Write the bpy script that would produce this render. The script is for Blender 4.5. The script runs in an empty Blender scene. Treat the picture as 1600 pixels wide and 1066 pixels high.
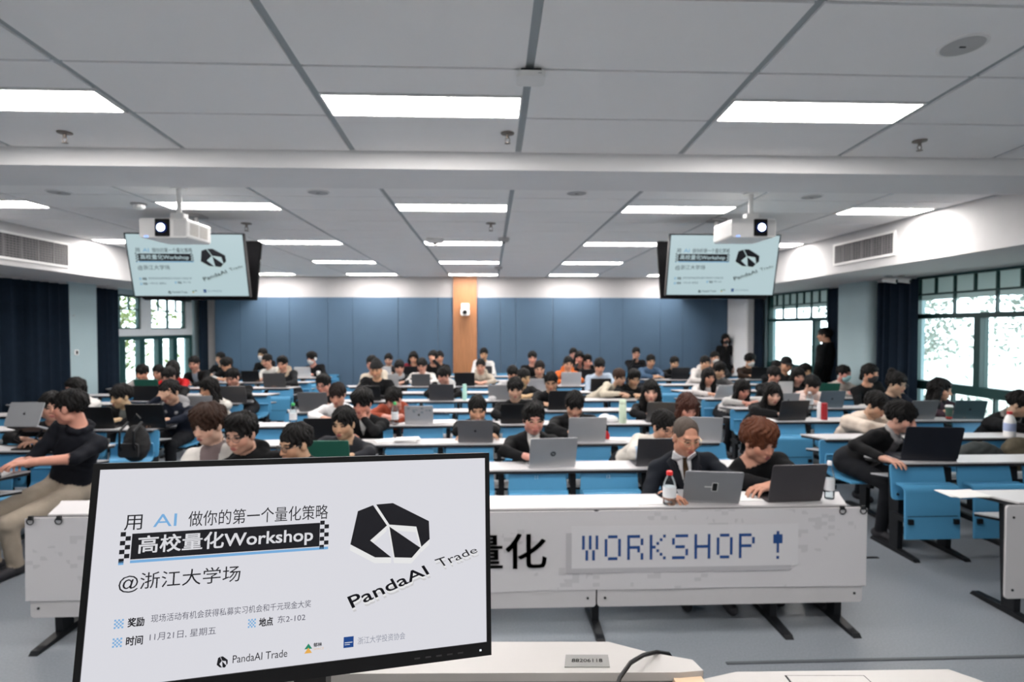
import bpy, math, random
import numpy as np
from mathutils import Vector, Matrix
R = math.radians
random.seed(7)
SC = bpy.context.scene
COL = SC.collection

# ------------------------------------------------------------------ camera
CAM_H = 1.85
YAW, PITCH, FPX = R(2.25), R(-1.35), 889.0
cam_data = bpy.data.cameras.new('camera')
cam_data.sensor_width = 36.0
cam_data.lens = FPX / 1600 * 36.0
cam_data.clip_start = 0.05
cam_data.clip_end = 200
cam_data.dof.use_dof = True
cam_data.dof.focus_distance = 0.86
cam_data.dof.aperture_fstop = 5.6
cam = bpy.data.objects.new('camera', cam_data)
cam.location = (0, 0, CAM_H)
cam.rotation_euler = (R(90) + PITCH, 0, -YAW)
COL.objects.link(cam)
SC.camera = cam

# ------------------------------------------------------------------ world and exposure
SKY_STRENGTH = 5.0
LAMP_STRENGTH = 35.0
SCREEN_STRENGTH = 0.67
SC.view_settings.view_transform = 'Standard'
SC.view_settings.look = 'None'
SC.view_settings.gamma = 1.0
SC.view_settings.use_curve_mapping = False
SC.view_settings.exposure = 0.25
world = bpy.data.worlds.new('overcast_sky')
SC.world = world
world.use_nodes = True
wn = world.node_tree
wn.nodes.clear()
_o = wn.nodes.new('ShaderNodeOutputWorld')
_b = wn.nodes.new('ShaderNodeBackground')
_b.inputs['Color'].default_value = (0.86, 0.93, 1.0, 1)
_b.inputs['Strength'].default_value = SKY_STRENGTH
wn.links.new(_b.outputs[0], _o.inputs[0])

# photograph pixel (1600x1066 frame) to a point of the room
_r = np.array([math.cos(YAW), -math.sin(YAW), 0])
_f = np.array([math.sin(YAW) * math.cos(PITCH), math.cos(YAW) * math.cos(PITCH), math.sin(PITCH)])
_u = np.cross(_r, _f)
CAMP = np.array([0, 0, CAM_H])
def ray(x, y): return _f + _r * (x - 800) / FPX + _u * (533 - y) / FPX
def at_y(x, y, Y): d = ray(x, y); return CAMP + d * (Y / d[1])
def at_x(x, y, X): d = ray(x, y); return CAMP + d * (X / d[0])
def at_z(x, y, Z): d = ray(x, y); return CAMP + d * ((Z - CAM_H) / d[2])

# ------------------------------------------------------------------ materials
MATS = {}
def mat(name, color, rough=0.6, metal=0.0, var=0.06, scale=8.0, bump=0.0, bscale=60.0, emit=0.0, alpha=None, spec=0.5, objcol=False, stretch=None):
    if name in MATS: return MATS[name]
    m = bpy.data.materials.new(name); m.use_nodes = True
    nt = m.node_tree; nt.nodes.clear()
    out = nt.nodes.new('ShaderNodeOutputMaterial')
    p = nt.nodes.new('ShaderNodeBsdfPrincipled')
    p.inputs['Roughness'].default_value = rough
    p.inputs['Metallic'].default_value = metal
    p.inputs['Specular IOR Level'].default_value = spec
    nt.links.new(p.outputs[0], out.inputs[0])
    tc = nt.nodes.new('ShaderNodeTexCoord')
    src = tc.outputs['Object']
    if stretch:
        mp = nt.nodes.new('ShaderNodeMapping'); mp.inputs['Scale'].default_value = stretch
        nt.links.new(src, mp.inputs[0]); src = mp.outputs[0]
    if objcol:
        oi = nt.nodes.new('ShaderNodeObjectInfo'); csock = oi.outputs['Color']
    else:
        rgb = nt.nodes.new('ShaderNodeRGB'); rgb.outputs[0].default_value = (*color, 1); csock = rgb.outputs[0]
    if var:
        nz = nt.nodes.new('ShaderNodeTexNoise'); nz.inputs['Scale'].default_value = scale; nz.inputs['Detail'].default_value = 4
        nt.links.new(src, nz.inputs['Vector'])
        mr = nt.nodes.new('ShaderNodeMapRange'); mr.inputs[3].default_value = 1 - var * 2; mr.inputs[4].default_value = 1 + var * 2
        nt.links.new(nz.outputs[0], mr.inputs[0])
        mx = nt.nodes.new('ShaderNodeMix'); mx.data_type = 'RGBA'; mx.blend_type = 'MULTIPLY'; mx.inputs[0].default_value = 1
        nt.links.new(csock, mx.inputs[6]); nt.links.new(mr.outputs[0], mx.inputs[7]); csock = mx.outputs[2]
    if emit: p.inputs['Base Color'].default_value = (.004, .004, .005, 1)
    else: nt.links.new(csock, p.inputs['Base Color'])
    if bump:
        n2 = nt.nodes.new('ShaderNodeTexNoise'); n2.inputs['Scale'].default_value = bscale; n2.inputs['Detail'].default_value = 5
        nt.links.new(src, n2.inputs['Vector'])
        bp = nt.nodes.new('ShaderNodeBump'); bp.inputs['Strength'].default_value = bump; bp.inputs['Distance'].default_value = 0.01
        nt.links.new(n2.outputs[0], bp.inputs['Height']); nt.links.new(bp.outputs[0], p.inputs['Normal'])
    if emit:
        nt.links.new(csock, p.inputs['Emission Color']); p.inputs['Emission Strength'].default_value = emit
    MATS[name] = m
    return m
def glass_mat(name, tint=(0.9, 0.96, 0.96), gloss=0.08):
    if name in MATS: return MATS[name]
    m = bpy.data.materials.new(name); m.use_nodes = True
    nt = m.node_tree; nt.nodes.clear()
    out = nt.nodes.new('ShaderNodeOutputMaterial'); mx = nt.nodes.new('ShaderNodeMixShader')
    t = nt.nodes.new('ShaderNodeBsdfTransparent'); t.inputs[0].default_value = (*tint, 1)
    g = nt.nodes.new('ShaderNodeBsdfGlossy'); g.inputs['Roughness'].default_value = 0.02
    fr = nt.nodes.new('ShaderNodeLayerWeight'); fr.inputs[0].default_value = gloss
    nt.links.new(fr.outputs['Fresnel'], mx.inputs[0]); nt.links.new(t.outputs[0], mx.inputs[1]); nt.links.new(g.outputs[0], mx.inputs[2])
    nt.links.new(mx.outputs[0], out.inputs[0])
    MATS[name] = m
    return m
def emis_mat(name, color, strength):
    return mat(name, color, 0.5, var=0, emit=strength, spec=0.2)

M_TILE = mat('ceiling_tile_white', (0.95, 0.945, 0.945), 0.85, var=0.02, scale=3, bump=0.05, bscale=120)
M_TBAR = mat('ceiling_grid_grey', (0.36, 0.40, 0.42), 0.5, var=0.03)
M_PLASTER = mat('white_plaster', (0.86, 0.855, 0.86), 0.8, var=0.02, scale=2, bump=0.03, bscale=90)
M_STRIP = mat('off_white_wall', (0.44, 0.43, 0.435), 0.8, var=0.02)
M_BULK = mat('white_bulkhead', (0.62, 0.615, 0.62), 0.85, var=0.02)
M_WALL = mat('pale_teal_wall_paint', (0.38, 0.50, 0.535), 0.75, var=0.025, scale=2, bump=0.03, bscale=90)
M_BLUEPANEL = mat('blue_fabric_wall_panel', (0.066, 0.118, 0.185), 0.85, var=0.03, scale=3, bump=0.08, bscale=300)
M_WOOD = mat('orange_wood_veneer', (0.40, 0.175, 0.075), 0.5, var=0.16, scale=5, stretch=(6, 6, 0.6))
M_FLOOR = mat('speckled_blue_grey_vinyl', (0.18, 0.20, 0.225), 0.42, var=0.16, scale=90, bump=0.02, bscale=120)
M_DESKTOP = mat('white_laminate', (0.55, 0.54, 0.55), 0.4, var=0.02)
M_EDGE = mat('black_rubber_edge', (0.012, 0.013, 0.016), 0.6, var=0.05)
M_STEEL = mat('black_powder_steel', (0.006, 0.007, 0.009), 0.45, var=0.08, spec=.3)
M_SEAT = mat('blue_laminate_seat', (0.078, 0.29, 0.50), 0.42, var=0.04, scale=4, spec=.35)
M_SHELF = mat('grey_shelf', (0.55, 0.57, 0.60), 0.5, var=0.03)
M_CURTAIN = mat('navy_curtain_cloth', (0.010, 0.019, 0.033), 0.9, spec=.15, var=0.12, scale=12, bump=0.15, bscale=220)
M_FRAME = mat('dark_green_window_frame', (0.008, 0.050, 0.048), 0.4, var=0.06)
M_WHITEFRAME = mat('white_window_rail', (0.72, 0.76, 0.78), 0.5, var=0.02)
M_GLASS = glass_mat('window_glass')
M_LAMP = emis_mat('lit_diffuser', (1.0, 0.945, 0.905), LAMP_STRENGTH)
M_WHITEPL = mat('white_plastic', (0.86, 0.855, 0.845), 0.4, var=0.02)
M_GREYPL = mat('grey_plastic', (0.42, 0.42, 0.43), 0.5, var=0.04)
M_BLACKPL = mat('black_plastic', (0.004, 0.004, 0.005), 0.35, var=0.05, spec=.25)
M_BRASS = mat('dull_metal', (0.22, 0.19, 0.17), 0.4, metal=0.7, var=0.06)
M_DARKVENT = mat('dark_vent_core', (0.06, 0.06, 0.065), 0.7, var=0.05)

# ------------------------------------------------------------------ mesh building
class MB:
    def __init__(s): s.v = []; s.f = []
    def add(s, vs, fs):
        o = len(s.v); s.v += [tuple(map(float, a)) for a in vs]; s.f += [tuple(i + o for i in q) for q in fs]; return s
    def box(s, x0, x1, y0, y1, z0, z1):
        return s.add([(x0, y0, z0), (x1, y0, z0), (x1, y1, z0), (x0, y1, z0), (x0, y0, z1), (x1, y0, z1), (x1, y1, z1), (x0, y1, z1)],
                     [(0, 3, 2, 1), (4, 5, 6, 7), (0, 1, 5, 4), (1, 2, 6, 5), (2, 3, 7, 6), (3, 0, 4, 7)])
    def prism(s, poly, a, b, axis='z'):
        """poly: 2-D outline (ccw); extruded from a to b along axis"""
        n = len(poly)
        def P(p, t):
            return {'z': (p[0], p[1], t), 'y': (p[0], t, p[1]), 'x': (t, p[0], p[1])}[axis]
        vs = [P(p, a) for p in poly] + [P(p, b) for p in poly]
        fs = [tuple(range(n))[::-1], tuple(range(n, 2 * n))] + [(i, (i + 1) % n, n + (i + 1) % n, n + i) for i in range(n)]
        return s.add(vs, fs)
    def rbox(s, x0, x1, y0, y1, z0, z1, r, axis='z', n=4):
        if axis == 'z': p = rrect(x0, x1, y0, y1, r, n); return s.prism(p, z0, z1, 'z')
        if axis == 'y': p = rrect(x0, x1, z0, z1, r, n); return s.prism(p, y0, y1, 'y')
        p = rrect(y0, y1, z0, z1, r, n); return s.prism(p, x0, x1, 'x')
    def cyl(s, p0, p1, r0, r1=None, n=12, cap=True):
        r1 = r0 if r1 is None else r1
        return s.tube([p0, p1], [r0, r1], n, cap)
    def tube(s, pts, rad, n=8, cap=True):
        pts = [np.array(p, float) for p in pts]
        if not hasattr(rad, '__len__'): rad = [rad] * len(pts)
        vs = []; prev = None
        for i, p in enumerate(pts):
            d = pts[min(i + 1, len(pts) - 1)] - pts[max(i - 1, 0)]; d = d / (np.linalg.norm(d) + 1e-9)
            if prev is None:
                a = np.array([0, 0, 1.0]) if abs(d[2]) < 0.9 else np.array([1.0, 0, 0])
            else: a = prev
            x = np.cross(d, a); x /= np.linalg.norm(x) + 1e-9; y = np.cross(d, x); prev = -y if np.dot(-y, a) > 0 else y
            y = np.cross(x, d)
            prev = y
            for k in range(n):
                t = 2 * math.pi * k / n; vs.append(p + rad[i] * (x * math.cos(t) + y * math.sin(t)))
        fs = []
        for i in range(len(pts) - 1):
            for k in range(n):
                fs.append((i * n + k, i * n + (k + 1) % n, (i + 1) * n + (k + 1) % n, (i + 1) * n + k))
        if cap:
            fs.append(tuple(range(n))[::-1]); fs.append(tuple((len(pts) - 1) * n + k for k in range(n)))
        return s.add(vs, fs)
    def lathe(s, prof, c=(0, 0, 0), n=20, axis='z'):
        vs = []
        for r, z in prof:
            for k in range(n):
                t = 2 * math.pi * k / n
                q = (r * math.cos(t), r * math.sin(t), z)
                if axis == 'y': q = (q[0], q[2], q[1])
                vs.append((q[0] + c[0], q[1] + c[1], q[2] + c[2]))
        m = len(prof)
        fs = [(i * n + k, i * n + (k + 1) % n, (i + 1) * n + (k + 1) % n, (i + 1) * n + k) for i in range(m - 1) for k in range(n)]
        fs += [tuple(range(n))[::-1], tuple((m - 1) * n + k for k in range(n))]
        return s.add(vs, fs)
    def torus(s, c, r, t, axis='z', n=20, m=6):
        vs = []
        for i in range(n):
            a = 2 * math.pi * i / n
            for j in range(m):
                b = 2 * math.pi * j / m
                q = ((r + t * math.cos(b)) * math.cos(a), (r + t * math.cos(b)) * math.sin(a), t * math.sin(b))
                if axis == 'y': q = (q[0], q[2], q[1])
                if axis == 'x': q = (q[2], q[0], q[1])
                vs.append((q[0] + c[0], q[1] + c[1], q[2] + c[2]))
        fs = [(i * m + j, ((i + 1) % n) * m + j, ((i + 1) % n) * m + (j + 1) % m, i * m + (j + 1) % m) for i in range(n) for j in range(m)]
        return s.add(vs, fs)
    def mesh(s, name, m=None, smooth=False, fix=True):
        me = bpy.data.meshes.new(name)
        me.from_pydata(s.v, [], s.f)
        if m: me.materials.append(m)
        if smooth: me.polygons.foreach_set('use_smooth', [True] * len(me.polygons))
        me.update()
        if smooth:
            try: me.set_sharp_from_angle(angle=R(40))
            except Exception: pass
        return me
    def build(s, name, m=None, parent=None, smooth=False, loc=None):
        return put(name, s.mesh(name, m, smooth), parent, loc)
def rrect(x0, x1, y0, y1, r, n=4):
    p = []
    for cx, cy, a0 in ((x1 - r, y0 + r, -90), (x1 - r, y1 - r, 0), (x0 + r, y1 - r, 90), (x0 + r, y0 + r, 180)):
        for i in range(n + 1):
            a = R(a0 + 90 * i / n); p.append((cx + r * math.cos(a), cy + r * math.sin(a)))
    return p
def put(name, me, parent=None, loc=None, rot=None):
    o = bpy.data.objects.new(name, me); COL.objects.link(o)
    if parent: o.parent = parent
    if loc is not None: o.location = tuple(float(a) for a in loc)
    if rot is not None: o.rotation_euler = rot
    return o
def thing(name, label, cat, loc=(0, 0, 0), rot=None, group=None):
    o = put(name, None, None, loc, rot); o.empty_display_size = 0.1
    return tag(o, label, cat, group)
def tag(o, label, cat, group=None):
    o['label'] = label; o['category'] = cat
    if group: o['group'] = group
    return o
def struct(o, label=None):
    o['kind'] = 'structure'
    if label: o['label'] = label
    return o
ORD = ['first', 'second', 'third', 'fourth', 'fifth', 'sixth', 'seventh', 'eighth', 'ninth', 'tenth', 'eleventh']
# ------------------------------------------------------------------ lettering (flat meshes from the built-in font)
TXT = {}
def text_shape(body, bold=0.0):
    if (body, bold) in TXT: return TXT[body, bold]
    cu = bpy.data.curves.new('lettering', 'FONT'); cu.body = body; cu.resolution_u = 3; cu.size = 1
    o = bpy.data.objects.new('lettering', cu); COL.objects.link(o)
    bpy.context.view_layer.update()
    me = o.to_mesh(); V = np.array([v.co[:2] for v in me.vertices]); F = [tuple(p.vertices) for p in me.polygons]
    o.to_mesh_clear(); bpy.data.objects.remove(o); bpy.data.curves.remove(cu)
    if bold:
        n = len(V); F0 = list(F); V0 = V; b = bold * .8; V = np.concatenate([V0 + np.array(d) * b for d in ((-1, -1), (1, -1), (1, 1), (-1, 1), (0, 0), (1, 0), (-1, 0), (0, 1), (0, -1))])
        F = [tuple(i + n * k for i in q) for k in range(9) for q in F0]
    lo, hi = V.min(0), V.max(0); asp = (hi[0] - lo[0]) / (hi[1] - lo[1]); V = (V - lo) / (hi - lo)
    TXT[body, bold] = (V, F, asp); return TXT[body, bold]
for _t in (('用', .0), ('AI', 0), ('做你的第一个量化策略', 0), ('高校量化Workshop', .018), ('@浙江大学场', 0), ('奖励', .03), ('现场活动有机会获得私募实习机会和千元现金大奖', 0),
           ('时间', .03), ('11月21日, 星期五', 0), ('地点', .03), ('东2-102', 0), ('PandaAI', .012), ('Trade', .0), ('PandaAI Trade', 0), ('郁林', .03), ('SPACE', 0), ('浙江大学投资协会', 0),
           ('量化', .014), ('11', .01), ('12', .01), ('hp', .01), ('88206118', .008)): text_shape(*_t)
# ================================================================== THE ROOM
XL, XR, YB, YF = -7.1, 6.35, 14.3, -2.6        # left wall, right wall, back wall, front wall (behind the camera)
SOL, SOR, SOZ = -5.8, 4.82, 2.60               # side bulkheads
CZ = 3.115                                     # rear ceiling
TILT = 0.058
def zf(Y): return 3.13 + TILT * (4.2 - Y)      # front ceiling, rising slightly towards the lecturer

floor = struct(MB().box(XL - .3, XR + .3, YF - .2, YB + .3, -.12, 0).build('floor', M_FLOOR), 'speckled blue-grey vinyl floor of the lecture hall')
struct(MB().box(-3.5, -2.8, 4.40, 4.43, 0, .004).box(2.38, 3.12, 4.40, 4.43, 0, .004).build('trim_1', M_STEEL))
struct(MB().box(1.3, 6.2, 3.03, 3.05, 0, .006).build('trim_2', mat('dark_floor_strip', (.07, .08, .09), .6)))

ceiling = struct(MB().prism([(YF, zf(YF) + .012), (4.2, zf(4.2) + .012), (4.2, 3.7), (YF, 3.7)], XL, XR, 'x')
                 .box(SOL, SOR, 4.8, YB, CZ + .012, CZ + .2).build('ceiling', M_TBAR), 'suspended ceiling of white tiles in a grey grid')
beam = struct(MB().box(XL, XR, 4.2, 4.8, 3.005, 3.7).build('trim_3', M_PLASTER), 'white ceiling beam crossing the whole hall')
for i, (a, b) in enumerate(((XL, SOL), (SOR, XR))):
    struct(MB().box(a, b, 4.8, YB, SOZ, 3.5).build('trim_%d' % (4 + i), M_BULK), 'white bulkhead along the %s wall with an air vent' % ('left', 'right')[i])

CX = [.21 + 1.2 * k for k in range(-7, 7)]
TILES = {}
def tile(x0, x1, y0, y1, gx=.022, gy=.009):
    w, d = round(x1 - x0 - 2 * gx, 3), round(y1 - y0 - 2 * gy, 3)
    if w < .05 or d < .05: return
    if (w, d) not in TILES:
        TILES[w, d] = MB().box(-w / 2, w / 2, -d / 2, d / 2, 0, .018).mesh('tile', M_TILE)
    cy = (y0 + y1) / 2
    front = y1 <= 4.25
    put('tile', TILES[w, d], ceiling, ((x0 + x1) / 2, cy, zf(cy) if front else CZ), (-math.atan(TILT), 0, 0) if front else None)
FLIGHTS, BLIGHTS = [], []
ROW_F = [4.2 - .6 * k for k in range(0, 12)]
for k in range(len(ROW_F) - 1):
    y1, y0 = ROW_F[k], max(ROW_F[k + 1], YF)
    for a, b in zip(CX, CX[1:]):
        a2, b2 = max(a, XL), min(b, XR)
        if b2 - a2 < .1: continue
        c = round((a - .21) / 1.2)
        if k in (1, 5, 9) and c % 2 == 1 and -3.5 < a and b < 2.7:  # two out-of-view rows by the lecturer are added to brighten banner and front
            FLIGHTS.append((a2, b2, y1 - .30, y1)); tile(a2, b2, y0, y1 - .30)
        else: tile(a2, b2, y0, y1)
ROW_B = [4.955 + .6325 * k for k in range(0, 16)]
for k in range(len(ROW_B) - 1):
    y0, y1 = ROW_B[k], min(ROW_B[k + 1], YB)
    for a, b in zip(CX, CX[1:]):
        a2, b2 = max(a, SOL), min(b, SOR)
        if b2 - a2 < .1: continue
        c = round((a - .21) / 1.2)
        if k % 4 == 1 and c % 2 == 1:
            BLIGHTS.append((max(a2, SOL + .07), min(b2, SOR - .07), y1 - .345, y1)); tile(a2, b2, y0, y1 - .345)
        else: tile(a2, b2, y0, y1)
for a, b in zip(CX, CX[1:]):
    a2, b2 = max(a, SOL), min(b, SOR)
    if b2 - a2 > .1: tile(a2, b2, 4.8, ROW_B[0])
LFR = {}
def ceiling_light(x0, x1, y0, y1, label):
    cy = (y0 + y1) / 2; front = y1 < 4.3
    w, d = round(x1 - x0, 3), round(y1 - y0, 3)
    t = thing('ceiling_light', label, 'ceiling light', ((x0 + x1) / 2, cy, (zf(cy) if front else CZ) - .002), (-math.atan(TILT), 0, 0) if front else None, 'LED ceiling panels')
    if (w, d) not in LFR:
        f = MB(); W, D, e = w / 2 - .02, d / 2 - .006, .012
        f.box(-W, W, -D, -D + e, -.004, .014).box(-W, W, D - e, D, -.004, .014).box(-W, -W + e, -D + e, D - e, -.004, .014).box(W - e, W, -D + e, D - e, -.004, .014)
        g = MB().rbox(-W + e, W - e, -D + e, D - e, -.002, .010, .012)
        LFR[w, d] = (f.mesh('frame', M_WHITEPL), g.mesh('diffuser', M_LAMP))
    put('frame', LFR[w, d][0], t); put('diffuser', LFR[w, d][1], t)
rows = {}
for L in FLIGHTS + BLIGHTS: rows.setdefault(round(L[2], 1), []).append(L)
for ri, key in enumerate(sorted(rows)):
    for ci, L in enumerate(sorted(rows[key])):
        ceiling_light(*L, 'lit white ceiling panel, %s from the left in the %s row from the front' % (ORD[ci], ORD[ri]))

# ---- walls
def wall_x(name, xi, xo, openings, z1=3.7, label=None):
    m = MB(); y = YF
    for (a, b, zl, zh) in sorted(openings):
        m.box(min(xi, xo), max(xi, xo), y, a, 0, z1); m.box(min(xi, xo), max(xi, xo), a, b, 0, zl); m.box(min(xi, xo), max(xi, xo), a, b, zh, z1); y = b
    m.box(min(xi, xo), max(xi, xo), y, YB + .3, 0, z1)
    return struct(m.build(name, M_WALL), label)
def yr(px): return at_x(px, 500, XR)[1]
def yl(px): return at_x(px, 500, XL)[1]
WR1 = (5.6, yr(1440) + .25, .48, 2.60)
WR2 = (yr(1316), yr(1196), .48, 2.60)
WL1 = (yl(160), yl(303), .10, 2.50)
wall_x('wall_left', XL, XL - .25, [WL1], label='pale teal left wall with a tall window near the back')
wall_x('wall_right', XR, XR + .25, [WR1, WR2], label='pale teal right wall with two wide windows')
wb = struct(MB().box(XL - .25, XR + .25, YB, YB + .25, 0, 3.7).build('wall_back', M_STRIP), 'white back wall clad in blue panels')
wfr = struct(MB().box(XL - .25, XR + .25, YF - .25, YF, 0, 3.7).build('wall_front', M_PLASTER))
bb = thing('blackboard', 'dark green blackboard on the front wall behind the lecturer', 'blackboard', (-.3, YF + .03, 1.0))
MB().box(-2.4, 2.4, -.02, .02, 0, 1.3).build('writing_surface', mat('board_green', (.02, .07, .055), .5), bb)
MB().box(-2.45, 2.45, -.025, .03, -.05, 0).box(-2.45, 2.45, -.025, .03, 1.3, 1.35).box(-2.45, -2.4, -.025, .03, 0, 1.3).box(2.4, 2.45, -.025, .03, 0, 1.3).build('frame', M_BRASS, bb)
# blue cladding panels, one object each
for seams in ([335, 375, 416, 452, 512, 551, 622, 684, 708], [745, 782, 806, 864, 938, 973, 1032, 1067, 1112, 1156]):
    xs = [at_y(p, 465, YB - .04)[0] for p in seams]
    for a, b in zip(xs, xs[1:]):
        MB().prism([(a + .004, .12), (b - .004, .12), (b - .004, 2.60), (a + .004, 2.60)], YB - .04, YB - .001, 'y').build('panel', M_BLUEPANEL, wb)
xa, xb = at_y(708, 465, YB - .1)[0], at_y(745, 465, YB - .1)[0]
struct(MB().box(xa, xb, YB - .10, YB, 0, CZ).build('trim_6', M_WOOD), 'orange wood veneer strip dividing the blue back wall')
struct(MB().rbox(XR - .30, XR, yr(1186), YB, 0, SOZ, .05).build('trim_7', M_PLASTER), 'white pier in the back right corner')
struct(MB().rbox(XR - .28, XR, yr(1383), yr(1330), 0, SOZ, .10, n=6).build('trim_8', M_WALL), 'pale pier between the two right windows')
struct(MB().rbox(XL, XL + .22, yl(85), yl(132), 0, SOZ, .02).build('trim_9', M_WALL), 'pale pier on the left wall between the curtains')
struct(MB().box(XL, XL + .015, YF, WL1[0], 0, .1).build('baseboard_left', M_GREYPL))
struct(MB().box(XR - .015, XR, YF, YB - 1.3, 0, .1).build('baseboard_right', M_GREYPL))

# ---- windows
def window(name, X, sgn, bars, panes, label, m=M_FRAME, wbars=()):
    """bars: (y0,y1,z0,z1,depth); panes: (y0,y1,z0,z1). sgn: +1 when the outside is at larger x"""
    root = MB()
    for (y0, y1, z0, z1, d) in bars[:1]: root.box(X + sgn * .10 - d / 2, X + sgn * .10 + d / 2, y0, y1, z0, z1)
    r = struct(root.build(name, m), label)
    for (y0, y1, z0, z1, d) in bars[1:]:
        MB().box(X + sgn * .10 - d / 2, X + sgn * .10 + d / 2, y0, y1, z0, z1).build('frame_bar', m, r)
    for (y0, y1, z0, z1, d) in wbars:
        MB().box(X + sgn * .10 - d / 2, X + sgn * .10 + d / 2, y0, y1, z0, z1).build('white_rail', M_WHITEFRAME, r)
    for (y0, y1, z0, z1) in panes:
        MB().box(X + sgn * .10 - .003, X + sgn * .10 + .003, y0, y1, z0, z1).build('pane', M_GLASS, r)
    return r
def blind_material():
    m = bpy.data.materials.new('translucent_blind'); m.use_nodes = True; nt = m.node_tree; nt.nodes.clear(); out = nt.nodes.new('ShaderNodeOutputMaterial'); t = nt.nodes.new('ShaderNodeBsdfTranslucent'); t.inputs[0].default_value = (.30, .315, .31, 1)
    d = nt.nodes.new('ShaderNodeBsdfDiffuse'); d.inputs[0].default_value = (.4, .4, .4, 1); a = nt.nodes.new('ShaderNodeAddShader'); nt.links.new(t.outputs[0], a.inputs[0]); nt.links.new(d.outputs[0], a.inputs[1]); nt.links.new(a.outputs[0], out.inputs[0]); return m
M_BLIND = blind_material()
def right_window(name, y0, y1, mull, label):
    zs = [.48, .94, 1.07, 1.98, 2.05, 2.34, 2.60]
    bars = [(y0, y1, .94, 1.07, .12), (y0, y1, 1.98, 2.05, .10), (y0, y1, .48, .54, .1), (y0, y1, 2.57, 2.60, .08), (y0, y1, 2.325, 2.35, .05),
            (y0, y0 + .06, .54, 2.57, .1), (y1 - .06, y1, .54, 2.57, .1)]
    for mu in mull: bars += [(mu - .05, mu + .05, 1.07, 1.98, .12)]
    panes = []
    ed = [y0 + .06] + mull + [y1 - .06]
    for a, b in zip(ed, ed[1:]): panes.append((a + (.05 if a in mull else 0), b - (.05 if b in mull else 0), 1.07, 1.98))
    n = max(2, round((y1 - y0) / .62)); st = (y1 - y0 - .12) / n
    for i in range(n):
        a, b = y0 + .06 + i * st, y0 + .06 + (i + 1) * st
        panes.append((a + .012, b - .012, 2.05, 2.325))
        if i: bars.append((a - .012, a + .012, 2.05, 2.325, .04))
        for h in (0, 1):
            c = a + h * st / 2
            panes.append((c + .01, c + st / 2 - .01, 2.35, 2.57))
            if i or h: bars.append((c - .01, c + .01, 2.35, 2.57, .04))
        panes.append((a + .015, b - .015, .54, .94))
        if i: bars.append((a - .015, a + .015, .54, .94, .05))
    w_ = window(name, XR, 1, bars, panes, label)
    MB().box(XR + .17, XR + .174, y0, y1, 2.26, 2.60).build('roller_blind', M_BLIND, w_)
right_window('window_1', WR1[0], WR1[1], [yr(1522)], 'wide green framed window at the right beside the navy curtain')
right_window('window_2', WR2[0], WR2[1], [yr(1268)], 'green framed window on the right wall near the back')
a, b = WL1[0], WL1[1]
ys = [yl(p) for p in (195, 226, 254, 277)]
bars = [(a, b, 1.60, 1.68, .10), (a, b, 2.46, 2.50, .08), (a, b, .10, .20, .1), (a, a + .09, .2, 1.6, .1), (b - .12, b, .2, 1.6, .1)] + [(y - .09, y + .09, .2, 1.6, .1) for y in ys]
ed = [a + .09] + ys + [b - .12]
panes = [(p + (.09 if p in ys else 0), q - (.09 if q in ys else 0), .2, 1.6) for p, q in zip(ed, ed[1:])]
wb_ = [(a, b, 1.68, 1.82, .12), (yl(224), yl(240), 1.82, 2.46, .12)]
for p, q in ((a, yl(224)), (yl(240), yl(294))):
    bars += [(p, q, 1.82, 1.85, .06), (p, p + .05, 1.85, 2.46, .06), (q - .05, q, 1.85, 2.46, .06), ((p + q) / 2 - .015, (p + q) / 2 + .015, 1.85, 2.46, .05), (p + .05, q - .05, 2.20, 2.225, .05)]
    mid = (p + q) / 2
    panes += [(p + .05, mid - .015, 1.85, 2.20), (mid + .015, q - .05, 1.85, 2.20), (p + .05, mid - .015, 2.225, 2.46), (mid + .015, q - .05, 2.225, 2.46)]
    bars += [((p + mid) / 2 - .01, (p + mid) / 2 + .01, 2.225, 2.46, .04), ((q + mid) / 2 - .01, (q + mid) / 2 + .01, 2.225, 2.46, .04)]
wb_.append((yl(294), b, 1.82, 2.46, .12))
window('window_3', XL, -1, bars, panes, 'tall window and glazed doors on the left wall near the back', wbars=wb_)

# ---- curtains
def curtain(X, y0, y1, z0, z1, label, amp=.05, wl=.16):
    n = max(12, int((y1 - y0) / .02)); m = MB(); pts = []
    for i in range(n + 1):
        y = y0 + (y1 - y0) * i / n; ph = 2 * math.pi * y / wl + 1.3 * math.sin(y * 5)
        pts.append((X + amp * math.sin(ph) + .012 * math.sin(2.3 * ph + 1), y + .012 * math.cos(ph)))
    k = 7; vs = []; fs = []
    for side in (0, 1):
        for j in range(k):
            t = j / (k - 1); z = z0 + (z1 - z0) * t; s = 1 - .25 * t
            for (x, y) in pts: vs.append((X + (x - X) * s + side * .008, y, z))
    L = n + 1
    for j in range(k - 1):
        for i in range(n):
            q = (j * L + i, j * L + i + 1, (j + 1) * L + i + 1, (j + 1) * L + i)
            fs.append(q); fs.append(tuple(v + k * L for v in q[::-1]))
    o = thing('curtain', label, 'curtain', (X, (y0 + y1) / 2, z0), group='navy curtains')
    c = m.add([(v[0] - X, v[1] - (y0 + y1) / 2, v[2] - z0) for v in vs], fs).build('pleated_cloth', M_CURTAIN, o, smooth=True)
    MB().box(-.012, .012, y0 - (y0 + y1) / 2, y1 - (y0 + y1) / 2, z1 - z0, z1 - z0 + .035).build('curtain_rail', M_GREYPL, o)
curtain(XL + .20, 2.2, yl(84), .04, 2.56, 'broad navy curtain closed at the left edge of the picture', .06, .19)  # near end lengthened out of view to darken the front left corner
curtain(XL + .14, yl(133), yl(171), .04, 2.56, 'narrow navy curtain between the left pier and the left window')
curtain(XL + .14, yl(303), YB - .06, .04, 2.56, 'navy curtain in the back left corner beside the blue wall')
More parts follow.
